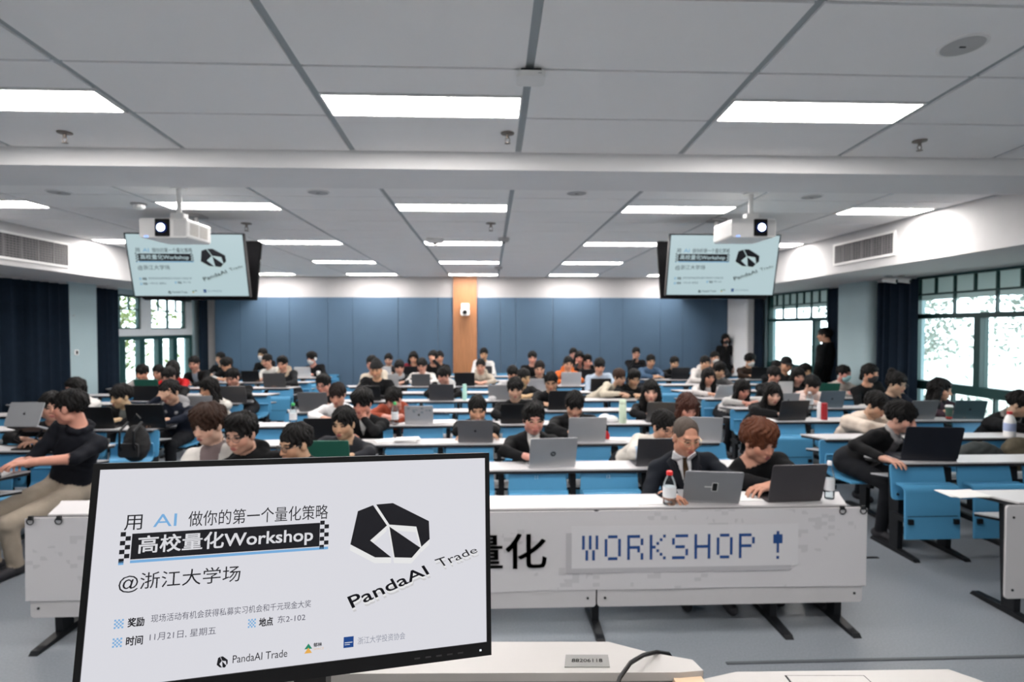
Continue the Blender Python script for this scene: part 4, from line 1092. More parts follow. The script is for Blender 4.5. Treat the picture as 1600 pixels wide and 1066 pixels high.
sit(1102, 567, 'R', 7, 'person in a white hooded jacket at the back right', .46, hair='short', top=(.60, .57, .55), hood=(.60, .57, .55), yaw=8, pitch=14)
sit(1214, 574, 'R', 7, 'person half hidden behind the flat cap', .40, hair='short', top=K, yaw=10, pitch=14)
sit(1017, 564, 'R', 8, 'person in a denim jacket at the back beside the right aisle', .46, hair='short', top=(.055, .10, .17), yaw=2, pitch=18, poseR='fold')
sit(1054, 567, 'R', 8, 'person in a black leather jacket right of the denim one', .46, hair='short', top=K, yaw=6, pitch=20)
sit(1117, 559, 'R', 8, 'person in a white mask below the standing person', .46, hair='short', top=DGREY, mask=(.62, .60, .58), yaw=4, pitch=8)
sit(1172, 563, 'R', 8, 'masked person in a brown jacket by the white corner pier', .46, hair='fluffy', top=(.035, .022, .016), mask=(.60, .58, .56), yaw=10, pitch=14)
sit(994, 552, 'R', 9, 'person in a black jacket with a hand at the mouth in the last right row', .46, hair='short', top=K, yaw=-4, pitch=10, poseR='chin')
# --- standing
person(at_y(1134, 530, 13.93), 13.96, 'masked person in a long black coat standing against the blue back wall', top=K, bottom=K, hair='bob', mask=(.03, .03, .03), yaw=0, pitch=8, stand=True, hipZ=.86, s=.98, female=True, inner=((.07, .05, .04), .03))
person(at_y(1288, 524, 10.10), 10.13, 'person in a dark hooded jacket standing before the far right window', top=K, bottom=K, hair='short', yaw=-130, pitch=0, body_yaw=-150, stand=True, hipZ=1.02, collar=K, puffy=.02)

def lower_seat(b, r, px):
    X = at_y(px, 700, rowy(b, r + 1) - .25)[0]; k = int(min(max((X - BLK[b]['x0']) // SP, 0), BLK[b]['n'] - 1)); OCC.add((b, r, k))
for a_ in (('L', 2, 214), ('R', 1, 1530), ('R', 1, 1592)): lower_seat(*a_)
for b in 'LCR':
    for r in range(10): desk(b, r)
NUMS = {(3 + 2): '11', (4 + 2): '12'}
for b in 'LCR':
    for r in range(10):
        for k in range(BLK[b]['n']):
            u = seat(b, r, k)
# seat numbers on two panels
for o in [o for o in COL.objects if o.name.startswith('lecture_chair') and o.get('label', '').endswith('in the first row, middle block')]:
    k = round((o.location.x - BLK['C']['x0']) / SP - .5)
    if k in (5, 6):
        V, F, asp = text_shape({5: '11', 6: '12'}[k], .01); h = .026; w = h * asp
        up = [c for c in o.children if c.name.startswith('back_panel')][0]
        def P(u, v):
            z = .672 + h * v; return (-.02 + w * u, -.052 + .052 * (z - .455) / .28 - .0015, z)
        MB().add([P(*q) for q in V], F).build('seat_number', mat('pale_print', (.55, .66, .74), .6, var=0), up)

# ================================================================== BANNER ON THE FRONT DESK
YBN = YC[0] - .030
def bx(px, py): return at_y(px, py, YBN)
X0, X1 = BLK['C']['x0'] + .01, BLK['C']['x0'] + 9 * SP - .01
def banner_material():
    m = bpy.data.materials.new('printed_banner'); m.use_nodes = True; nt = m.node_tree; p = nt.nodes['Principled BSDF']; p.inputs['Roughness'].default_value = .6
    tc = nt.nodes.new('ShaderNodeTexCoord'); sp = nt.nodes.new('ShaderNodeVectorMath'); sp.operation = 'MULTIPLY'; sp.inputs[1].default_value = (24, 0, 42)
    fl = nt.nodes.new('ShaderNodeVectorMath'); fl.operation = 'FLOOR'; wn_ = nt.nodes.new('ShaderNodeTexWhiteNoise'); wn_.noise_dimensions = '3D'
    nt.links.new(tc.outputs['Object'], sp.inputs[0]); nt.links.new(sp.outputs[0], fl.inputs[0]); nt.links.new(fl.outputs[0], wn_.inputs['Vector'])
    big = nt.nodes.new('ShaderNodeTexNoise'); big.inputs['Scale'].default_value = 3.2; nt.links.new(tc.outputs['Object'], big.inputs['Vector'])
    mul = nt.nodes.new('ShaderNodeMath'); mul.operation = 'MULTIPLY'; nt.links.new(wn_.outputs['Value'], mul.inputs[0]); nt.links.new(big.outputs[0], mul.inputs[1])
    gt = nt.nodes.new('ShaderNodeMath'); gt.operation = 'GREATER_THAN'; gt.inputs[1].default_value = .47; nt.links.new(mul.outputs[0], gt.inputs[0])
    mx = nt.nodes.new('ShaderNodeMix'); mx.data_type = 'RGBA'; mx.inputs[6].default_value = (.60, .59, .61, 1); mx.inputs[7].default_value = (.52, .515, .535, 1)
    nt.links.new(gt.outputs[0], mx.inputs[0]); nt.links.new(mx.outputs[2], p.inputs['Base Color'])
    return m
bn = thing('banner', 'white printed workshop banner hung along the front desk', 'banner', (0, YBN, .25))
m = MB(); nx = 60; nz = 4
for j in range(nz + 1):
    for i in range(nx + 1):
        x = X0 + (X1 - X0) * i / nx; z = .25 + .485 * j / nz
        m.v.append((x, .0025 * math.sin(x * 3.1 + j) + .004 * (1 - j / nz) * math.sin(x * 5), z - .25 + .006 * math.sin(x * 1.3) * (1 - j / nz)))
m.f = [(j * (nx + 1) + i, j * (nx + 1) + i + 1, (j + 1) * (nx + 1) + i + 1, (j + 1) * (nx + 1) + i) for j in range(nz) for i in range(nx)]
n0 = len(m.v); m.v += [(x, y + .003, z) for x, y, z in m.v]; m.f += [tuple(v + n0 for v in f[::-1]) for f in m.f]
cloth = m.build('printed_cloth', banner_material(), bn, True)
M_INKB = mat('banner_ink_blue', (.005, .055, .22), .6, var=.02); M_INKK = mat('banner_ink_black', (.012, .012, .014), .6, var=.02)
a, b = bx(890, 826), bx(1243, 878)
def rectz(x0, x1, z0, z1, y): return MB().box(x0, x1, y - .0012, y, z0 - .25, z1 - .25)
rectz(bx(884, 830)[0], bx(1236, 830)[0], bx(1060, 893)[2], bx(1060, 830)[2], -.0075).build('word_box_shade', mat('banner_grey', (.45, .445, .47), .6, var=0), bn)
rectz(bx(893, 826)[0], bx(1246, 826)[0], bx(1060, 885)[2], bx(1060, 820)[2], -.009).build('word_box', mat('banner_white', (.63, .625, .645), .6, var=0), bn)
s_ink = .80
F57 = {'W': '10101 10101 10101 10101 01010 01010 01010', 'O': '01110 10001 10001 10001 10001 10001 01110', 'R': '11110 10001 10001 11110 00010 00001 00001', 'K': '10001 10010 10100 11000 10100 10010 10001',
       'S': '01111 10000 10000 01110 00001 00001 11110', 'H': '10001 10001 10001 11111 10001 10001 10001', 'P': '11110 10001 10001 11110 10000 10000 10000'}
F57['R'] = '11110 10001 10001 11110 10010 10001 10001'
xa, xe = bx(909, 860)[0], bx(1178, 850)[0]; zt, zb = bx(1045, 834.5)[2], bx(1045, 873)[2]
un = (xe - xa) / (8 * 5 + 7 * 1.7 - .2); uz = (zt - zb) / 6.8
for i, ch in enumerate('WORKSHOP'):
    g = MB(); rows_ = F57[ch].split(); s = s_ink
    for rr in range(7):
        for cc in range(5):
            if rows_[rr][cc] == '1':
                x = xa + (i * 6.7 + cc) * un; z = zt - rr * uz
                x1_ = x + un * (1 if cc < 4 and rows_[rr][cc + 1] == '1' else s); z1_ = z - uz * (1 if rr < 6 and rows_[rr + 1][cc] == '1' else s)
                g.box(x, x + un * s, -.0115, -.010, z1_ - .25, z - .25)
                if x1_ > x + un * s + 1e-6: g.box(x + un * s, x1_, -.0115, -.010, z - uz * s - .25, z - .25)
    g.build('letter', M_INKB, bn)
g = MB(); xc = bx(1214, 850)[0]
for dz0, dz1, w in ((0, .9, .4), (.9, 3.4, 1.4), (3.4, 6.0, .36), (6.9, 7.7, .4)): g.box(xc - w * un, xc + w * un, -.0115, -.010, zt + .012 - dz1 * uz - .25, zt + .012 - dz0 * uz - .25)
g.build('exclamation_mark', M_INKB, bn)
V, F, asp = text_shape('量化', .014); x0, x1, z0, z1 = bx(722, 860)[0], bx(854, 860)[0], bx(820, 888)[2], bx(820, 833)[2]
MB().add([(x0 + (x1 - x0) * u, -.0105, z0 + (z1 - z0) * v - .25) for u, v in V], F).build('lettering', M_INKK, bn)
for px, x in ((1327, X1 - .03), (1290, X1 - .16), (70, X0 + .04), (103, X0 + .20)):
    cl = thing('binder_clip', 'black ring clip on the banner top, %s' % {1327: 'at its right corner', 1290: 'second from its right corner', 70: 'at its left corner', 103: 'second from its left corner'}[px], 'clip', (x, YBN - .012, .735))
    MB().torus((0, 0, -.012), .019, .0035, 'y', 16, 6).build('ring', M_STEEL, cl, True); MB().box(-.012, .012, .0, .012, -.006, .018).build('jaw', M_STEEL, cl)

# ================================================================== LAPTOPS
M_SHELL = mat('laptop_shell', (0, 0, 0), .38, metal=.25, var=.03, objcol=True)
M_KEYS = mat('laptop_keys', (.02, .02, .022), .6, var=.1)
M_DISP = mat('laptop_display', (.55, .66, .85), .4, var=.3, scale=9, emit=.5)
LW, LH, LD = .345, .232, .235
ME_LBASE = MB().rbox(-LW / 2, LW / 2, 0, LD, .002, .016, .014).mesh('base', M_SHELL)
ME_LKEYS = MB()
for i in range(5):
    for j in range(12): ME_LKEYS.box(-.145 + j * .0243, -.145 + j * .0243 + .020, .035 + i * .022, .035 + i * .022 + .018, .016, .0175)
ME_LKEYS.box(-.05, .05, .155, .215, .0158, .0166)
ME_LKEYS = ME_LKEYS.mesh('keyboard', M_KEYS)
ME_LLID = MB().rbox(-LW / 2, LW / 2, -.004, .003, .0, LH, .012, axis='y').mesh('lid', M_SHELL)
ME_LDISP = MB().box(-LW / 2 + .008, LW / 2 - .008, .003, .0036, .012, LH - .008).mesh('display', M_DISP)
def apple():
    o = []
    for i in range(26):
        a = 2 * math.pi * i / 26; r = .0125 * (1 + .06 * math.cos(2 * a)) * (1 - .16 * max(0, math.cos(a - R(90))) ** 8 - .10 * max(0, math.cos(a + R(90))) ** 12)
        if abs(a - R(20)) < .5 or a > R(350): r *= .74
        o.append((r * math.cos(a), LH * .5 + r * math.sin(a)))
    m = MB().prism(o[::-1], -.0052, -.0038, 'y')
    m.prism([(-.001, LH * .5 + .0135), (.001, LH * .5 + .020), (.006, LH * .5 + .022), (.005, LH * .5 + .016)], -.0052, -.0038, 'y')
    return m
def hp():
    m = MB().lathe([(.020, -.0048), (.020, -.0038)], (0, 0, LH * .45), 22, 'y'); return m
ME_APPLE = apple().mesh('emblem', M_BLACKPL); ME_HP = hp().mesh('emblem', mat('dark_badge', (.05, .055, .06), .4))
NLAP = 0
def laptop(px, b, r, col, label, dy=.075, yaw=0, tilt=17, logo=None, w=LW, z=TOPZ, Y=None, X=None, height=1.0):
    y = (rowy(b, r) + dy) if Y is None else Y
    x = at_y(px, 640, y)[0] if X is None else X
    t = thing('laptop', label, 'laptop', (x, y, z), (0, 0, R(yaw)), 'open laptops')
    sx = w / LW; t.scale = (sx, min(sx, 1.05), sx)
    bo = put('base', ME_LBASE, t); put('keyboard', ME_LKEYS, bo)
    l = put('lid', ME_LLID, t, (0, .004, .014), (R(tilt), 0, 0)); l.scale = (1, 1, height)
    for o in (bo, l): o.color = (*col, 1)
    put('display', ME_LDISP, l)
    if logo == 'apple': put('emblem', ME_APPLE, l)
    if logo == 'hp':
        e = put('emblem', ME_HP, l); V, F, asp = text_shape('hp', .01); h = .022
        MB().add([((u - .5) * h * asp * .8, -.0053, LH * .45 + (v - .5) * h) for u, v in V], F).build('lettering', M_SHELL_L, e)
    if logo == 'sticker':
        MB().rbox(-.004, .026, -.0055, -.004, .085, .145, .004, axis='y').build('phone_sticker', M_BLACKPL, l)
        MB().rbox(-.007, .029, -.0048, -.0038, .082, .148, .005, axis='y').box(-.05, -.007, -.0048, -.0038, .112, .118).build('sticker_border', M_WHITEPL, l)
    if logo == 'stickers':
        rd = random.Random(3); m = MB()
        for i in range(9):
            x_, z_ = rd.uniform(-.14, .12), rd.uniform(.13, .2); m.rbox(x_, x_ + .03, -.0052, -.0038, z_, z_ + .022, .006, axis='y')
        m.build('stickers', mat('sticker_print', (.32, .36, .40), .6, var=.4, scale=40), l); put('emblem', ME_APPLE, l)
    return t
M_SHELL_L = mat('badge_letters', (.6, .62, .64), .4, var=0)
SIL, LGT, DKG, BLK_, GRN, BLG = (.42, .43, .45), (.58, .58, .60), (.07, .07, .078), (.014, .014, .016), (.035, .17, .12), (.16, .20, .24)
laptop(287, 'C', 0, (.26, .27, .29), 'grey laptop before the person in the open white jacket', dy=.06, yaw=-6, tilt=20)
laptop(1112, 'C', 0, (.25, .255, .27), 'grey laptop with a phone sticker before the suited person', dy=.06, yaw=-9, tilt=26, logo='sticker', w=.345)
laptop(1244, 'C', 0, (.055, .05, .055), 'matt charcoal laptop before the person with reddish brown hair', dy=.06, yaw=4, tilt=14, w=.36)
laptop(512, 'C', 1, GRN, 'green laptop in the second row beside the monitor edge', dy=.06, tilt=16)
laptop(863, 'C', 1, SIL, 'silver laptop with a round badge in the second row', dy=.05, yaw=5, logo='hp', w=.37, tilt=20)
laptop(1028, 'C', 1, DKG, 'dark grey laptop behind the shoulder of the suited person', dy=.06)
laptop(508, 'C', 2, BLK_, 'black laptop beside the curly-haired person', dy=.06, w=.37)
laptop(743, 'C', 2, (.15, .15, .16), 'space grey laptop before the person leaning on both arms', dy=.05, yaw=-2, logo='apple', w=.33)
laptop(917, 'C', 2, SIL, 'silver laptop before the person bowing in the padded jacket', dy=.05, w=.36)
laptop(1099, 'C', 2, SIL, 'silver laptop half hidden behind the balding head', dy=.08, yaw=-12)
laptop(655, 'C', 3, LGT, 'light laptop covered with small stickers in the fourth row', dy=.05, logo='stickers', w=.32)
laptop(806, 'C', 3, BLK_, 'black laptop before the person with the heavy fringe', dy=.06)
laptop(1035, 'C', 3, (.09, .088, .09), 'dark grey laptop tilted before the long-haired person in black', dy=.06, yaw=-8, w=.36)
laptop(490, 'C', 4, (.13, .13, .135), 'grey laptop hiding the person in glasses', dy=.06, w=.38)
laptop(879, 'C', 4, BLK_, 'wide black laptop of the person reaching across in the fifth row', dy=.06, yaw=4, w=.39)
laptop(577, 'C', 5, BLK_, 'black laptop before the knit beanie', dy=.06)
laptop(690, 'C', 5, DKG, 'dark laptop before the white hood', dy=.06, w=.37)
laptop(781, 'C', 5, (.30, .30, .31), 'grey laptop left of the fringed head in the sixth row', dy=.08, yaw=-14)
laptop(841, 'C', 6, LGT, 'pale laptop before the crew-cut person', dy=.06)
laptop(938, 'C', 6, BLK_, 'black laptop before the pale blue jacket', dy=.06)
laptop(609, 'C', 7, SIL, 'silver laptop before the grey scarf', dy=.06, logo='apple')
laptop(658, 'C', 7, (.11, .11, .115), 'dark grey laptop before the bespectacled person in white', dy=.06)
laptop(726, 'C', 7, BLK_, 'black laptop left of the beige hooded jacket', dy=.06, w=.38)
laptop(892, 'C', 7, LGT, 'pale grey laptop before the orange hoodie', dy=.06, w=.38)
laptop(918, 'C', 8, BLK_, 'black laptop before the bespectacled person in black near the back', dy=.06)
laptop(600, 'C', 9, (.72, .72, .73), 'white laptop raised in the last row left of the wood strip', dy=.06)
laptop(641, 'C', 9, BLK_, 'black laptop before the dark red jacket', dy=.06)
laptop(474, 'L', 9, (.70, .70, .71), 'white laptop beside the headphones in the last row', dy=.06)
laptop(757, 'C', 9, DKG, 'dark laptop before the white jacket under the wood strip', dy=.06)
laptop(10, 'L', 1, BLK_, 'black laptop at the left aisle under the hand of the polo wearer', dy=.04, yaw=-50, tilt=10, X=-3.86)
laptop(153, 'L', 3, BLK_, 'black laptop left of the black blazer', dy=.06, w=.36)
laptop(230, 'L', 3, BLK_, 'wide black laptop right of the black blazer', dy=.06, w=.40)
laptop(231, 'L', 4, (.28, .28, .30), 'flat grey laptop above the wide black one', dy=.06, tilt=50, w=.40)
laptop(309, 'L', 4, (.34, .34, .35), 'grey laptop before the white knit sweater', dy=.06, yaw=18)
laptop(366, 'L', 5, (.07, .068, .072), 'dark grey laptop before the black coat', dy=.06, w=.37)
laptop(231, 'L', 5, BLK_, 'black laptop below the green one at the left', dy=.06, w=.38)
laptop(232, 'L', 6, GRN, 'green laptop beneath the left window', dy=.06, w=.38)
laptop(430, 'L', 7, (.09, .088, .09), 'dark grey laptop before the fur hooded parka', dy=.06, w=.40)
laptop(393, 'L', 8, BLK_, 'black laptop with a lit mark at the back left', dy=.06, logo='apple')
lp = laptop(33, 'L', 2, SIL, 'silver laptop raised on a black folding stand at the left', logo='apple', Y=rowy('L', 2) + .0, X=at_y(31, 640, rowy('L', 2))[0], z=TOPZ + .215, tilt=-2, w=.315)
lp.rotation_euler = (R(-20), 0, R(-4))
st = thing('laptop_stand', 'black folding laptop stand under the raised silver laptop', 'stand', (lp.location.x, rowy('L', 2) + .10, TOPZ))
MB().rbox(-.12, .12, -.08, .13, .002, .010, .03).build('base_plate', M_STEEL, st)
m = MB()
for x in (-.09, .09): MB().tube([(x, .10, .012), (x, -.05, .10), (x, .03, .165)], .010, 6).build('hinged_arm', M_STEEL, st)
MB().prism([(-.095, .206), (.11, .130), (.113, .138), (-.092, .214)], -.12, .12, 'x').build('tray', M_STEEL, st)
laptop(1453, 'R', 1, (.012, .014, .022), 'large black laptop before the smiling person at the right aisle', dy=.05, yaw=-8, tilt=20, w=.44)
laptop(1440, 'R', 3, (.20, .20, .21), 'grey laptop before the hair bun', dy=.06, yaw=4)
laptop(1513, 'R', 3, (.07, .12, .14), 'teal grey laptop right of the coffee cup', dy=.06, yaw=-10, logo='apple')
laptop(1238, 'R', 3, (.04, .04, .043), 'dark laptop before the black coat and scarf', dy=.05, yaw=6, w=.36)
laptop(1298, 'R', 4, BLG, 'blue-grey laptop before the pale pink jacket', dy=.06, logo='apple')
laptop(1230, 'R', 4, SIL, 'silver laptop left of the pale pink jacket', dy=.08, logo='apple', w=.30)
laptop(1292, 'R', 5, GRN, 'green laptop before the pale blue mask', dy=.06)
laptop(1226, 'R', 5, (.70, .70, .70), 'white tablet held up right of the dark-haired person', dy=.14, tilt=8, w=.23, height=1.6)
laptop(1132, 'R', 5, (.66, .66, .67), 'pale laptop before the long-haired person in white', dy=.06, yaw=10, tilt=32, w=.36)
laptop(1062, 'R', 8, (.02, .022, .026), 'black laptop before the leather jacket', dy=.06, w=.38)
laptop(1186, 'R', 8, BLK_, 'black laptop before the masked person in brown', dy=.06, w=.38)
laptop(998, 'R', 9, BLK_, 'black laptop in the last right row beside the hand at the mouth', dy=.06, w=.36)

# ================================================================== THINGS ON THE DESKS
M_CLEAR = glass_mat('clear_bottle', (.82, .88, .9), .25)
def bottle(px, b, r, cap, label, dy=.12, h=.22, rad=.032, band=(.75, .76, .78), X=None, body=None):
    y = rowy(b, r) + dy; x = at_y(px, 640, y)[0] if X is None else X
    t = thing('water_bottle', label, 'bottle', (x, y, TOPZ + .001))
    q = h / .22; k = rad / .032
    MB().lathe([(.028 * k, 0), (.032 * k, .006), (.032 * k, .05 * q), (.029 * k, .075 * q), (.032 * k, .10 * q), (.031 * k, .14 * q), (.022 * k, .175 * q), (.013 * k, .195 * q), (.013 * k, .205 * q)], n=18).build('body', body or M_CLEAR, t, True)
    MB().lathe([(.0328 * k, .052 * q), (.0328 * k, .058 * q), (.0328 * k, .115 * q), (.0328 * k, .12 * q)], n=18).build('label_band', mat('band_%.2f_%.2f' % (band[0], band[2]), band, .5), t, True)
    MB().lathe([(.0155 * k, .198 * q), (.0155 * k, .22 * q), (.012 * k, .224 * q)], n=16).build('cap', mat('cap_%.2f_%.2f' % (cap[0], cap[1]), cap, .4, var=0), t, True)
def thermos(px, b, r, col, label, dy=.12, h=.24, rad=.034):
    y = rowy(b, r) + dy; x = at_y(px, 640, y)[0]
    t = thing('thermos_flask', label, 'flask', (x, y, TOPZ + .001))
    MB().lathe([(rad * .95, 0), (rad, .006), (rad, h * .78), (rad * .9, h * .80)], n=20).build('body', mat('flask_%.2f_%.2f' % (col[0], col[1]), col, .4, var=.02), t, True)
    MB().lathe([(rad * .92, h * .79), (rad * .95, h * .82), (rad * .95, h * .97), (rad * .8, h)], n=20).build('lid', mat('flask_%.2f_%.2f' % (col[0], col[1]), col, .4), t, True)
def cup(px, b, r, col, lid, label, dy=.12, h=.13, sleeve=None):
    y = rowy(b, r) + dy; x = at_y(px, 640, y)[0]
    t = thing('coffee_cup', label, 'cup', (x, y, TOPZ + .001))
    MB().lathe([(.028, 0), (.029, .003), (.040, h)], n=20).build('body', mat('cup_%.2f_%.2f' % (col[0], col[1]), col, .6, var=.02), t, True)
    MB().lathe([(.043, h), (.043, h + .008), (.038, h + .012), (.036, h + .022), (.034, h + .023)], n=20).build('lid', mat('cuplid_%.2f' % lid[0], lid, .5, var=0), t, True)
    if sleeve: MB().lathe([(.0305, .012), (.0335, .035), (.0337, .036)], n=20).build('sleeve', mat('cup_sleeve_%.2f' % sleeve[0], sleeve, .6), t, True)
bottle(1047, 'C', 0, (.72, .02, .02), 'small water bottle with a red cap beside the suited person', dy=.045, h=.205, rad=.040)
bottle(458, 'C', 3, (.05, .42, .12), 'clear water bottle with a green cap on the left end desk', dy=.10, h=.24, rad=.040)
bottle(617, 'C', 3, (.06, .45, .14), 'clear water bottle with a green cap before the rust hoodie', dy=.06, h=.25, rad=.040)
bottle(1578, 'R', 2, (.50, .03, .03), 'milk white bottle with a red cap at the right edge', dy=.05, h=.25, rad=.050, body=M_WHITEPL, band=(.35, .42, .62))
bottle(1265, 'R', 4, (.7, .7, .72), 'clear bottle with a white cap before the pale pink jacket', dy=.03, h=.22, rad=.045)
bottle(1287, 'C', 0, (.7, .7, .7), 'slim clear bottle at the right end of the front desk', dy=.12, h=.24, rad=.030, X=2.18)
thermos(726, 'C', 5, (.42, .70, .62), 'pale mint flask right of the dark laptop before the white hood')
thermos(973, 'C', 3, (.58, .70, .55), 'tall pale green flask beside the long-haired person in black', dy=.06, h=.27, rad=.042)
thermos(1288, 'R', 3, (.33, .012, .02), 'dark red flask on the right aisle desk', dy=.10, h=.20, rad=.036)
thermos(1280, 'R', 3, (.75, .75, .76), 'slim white flask beside the dark red one', dy=.20, h=.20, rad=.024)
cup(1483, 'R', 3, (.045, .10, .075), (.80, .80, .80), 'green paper coffee cup with a white lid and red base', dy=.05, h=.15, sleeve=(.40, .03, .03))
cup(1401, 'R', 3, (.75, .74, .72), (.8, .8, .8), 'small white cup before the hair bun', dy=.04, h=.07)
cup(498, 'L', 9, (.72, .70, .67), (.8, .8, .8), 'white coffee cup beside the headphones in the last row', dy=.05, h=.12, sleeve=(.45, .30, .18))
M_PAPER = mat('paper', (.74, .74, .73), .8, var=.03)
def papers(px, b, r, w, d, n, label, dy=.06, yaw=0, h=.004):
    y = rowy(b, r) + dy; x = at_y(px, 640, y)[0]
    t = thing('paper_stack', label, 'paper', (x, y + d / 2, TOPZ + .001), (0, 0, R(yaw)))
    rd = random.Random(px)
    for i in range(n):
        o = MB().box(-w / 2, w / 2, -d / 2, d / 2, 0, h).build('sheet', M_PAPER, t, loc=(rd.uniform(-.01, .01), rd.uniform(-.01, .01), i * h)); o.rotation_euler = (0, 0, rd.uniform(-.15, .15))
papers(634, 'C', 2, .22, .16, 5, 'stack of papers at the centre left of the third row', h=.006)
papers(600, 'C', 2, .20, .16, 3, 'loose notebooks left of the paper stack', yaw=20)
papers(700, 'C', 2, .16, .10, 2, 'folded papers left of the space grey laptop', dy=.02)
papers(965, 'C', 2, .20, .15, 3, 'white papers right of the bowing person with the silver laptop', yaw=-14)
papers(1168, 'C', 0, .26, .2, 1, 'sheet of paper between the two front laptops', dy=.08, yaw=10)
papers(1018, 'C', 0, .16, .12, 1, 'small sheet under the hand of the suited person', dy=.03)
papers(1523, 'R', 0, .24, .16, 2, 'white papers on the nearest right desk', dy=.1)
papers(1205, 'R', 3, .26, .2, 1, 'sheet of paper under the hand of the black coat', dy=.05)
papers(688, 'C', 3, .30, .24, 2, 'open white booklet right of the stickered laptop', dy=.05, h=.008)
papers(1180, 'R', 4, .2, .16, 1, 'sheet of paper before the striped sweater', dy=.05)
def blob(name, label, cat, loc, ells, col, extra=None, res=.014):
    f = Fig()
    for c, r in ells: f.ell(c, r, 'x', k=.05)
    V, F = f.build(res); V[:, 2] = np.maximum(V[:, 2], .001)
    rd = np.sin(V[:, 0] * 60 + 2 * np.sin(V[:, 2] * 40)) * np.sin(V[:, 2] * 50); V = V + nrm_rows(V - V.mean(0)) * (.004 * rd)[:, None]
    t = thing(name, label, cat, loc); np_m = np_mesh('body', V, F, mat('cloth_%.3f_%.3f' % (col[0], col[2]), col, .85, var=.12, bump=.3)); put('body', np_m, t)
    if extra: extra(t)
    return t
def straps(t):
    m = MB()
    for x in (-.07, .07): m.tube([(x, -.03, .40), (x, -.16, .33), (x, -.17, .18), (x, -.10, .06)], .013, 6)
    m.tube([(-.04, .0, .43), (0, .0, .48), (.04, .0, .43)], .009, 6); m.build('strap', M_STEEL, t, True)
    MB().rbox(-.10, .10, -.150, -.125, .06, .20, .03, axis='y').build('front_pocket', mat('bag_pocket', (.016, .016, .018), .8), t)
def seatpos(b, r, px, dy): y = rowy(b, r + 1) - dy; return (at_y(px, 700, y)[0], y, .475)
blob('backpack', 'black backpack set on a blue seat at the left aisle', 'backpack', seatpos('L', 2, 214, .25), [((0, 0, .18), (.13, .09, .19)), ((0, -.05, .12), (.11, .07, .12))], (.007, .007, .008), straps)
blob('backpack', 'dark grey-green bag lying on a right seat behind the black laptop', 'bag', seatpos('R', 1, 1530, .25), [((0, 0, .14), (.22, .12, .15)), ((.06, -.03, .10), (.2, .12, .11))], (.025, .032, .032))
blob('backpack', 'brown bag at the right edge of the second right row', 'bag', seatpos('R', 1, 1592, .25), [((0, 0, .16), (.16, .12, .17)), ((0, -.05, .10), (.14, .1, .11))], (.06, .05, .03))
blob('plastic_bag', 'crumpled white plastic bag left of the pale green flask', 'bag', (at_y(950, 650, rowy('C', 3) + .13)[0], rowy('C', 3) + .13, TOPZ + .001), [((0, 0, .03), (.10, .07, .05)), ((-.05, .01, .04), (.05, .05, .05)), ((.06, 0, .02), (.06, .05, .03))], (.72, .72, .74), res=.010)
blob('plastic_bag', 'crumpled white tissue beside the grey laptop of the sixth row', 'tissue', (at_y(768, 640, rowy('C', 5) + .1)[0], rowy('C', 5) + .1, TOPZ + .001), [((0, 0, .02), (.06, .05, .035)), ((.03, 0, .03), (.04, .04, .03))], (.74, .74, .75), res=.010)
blob('red_pouch', 'small red pouch right of the silver laptop in the third row', 'pouch', (at_y(948, 680, rowy('C', 2) + .12)[0], rowy('C', 2) + .12, TOPZ + .001), [((0, 0, .04), (.03, .03, .05))], (.45, .01, .015), res=.008)

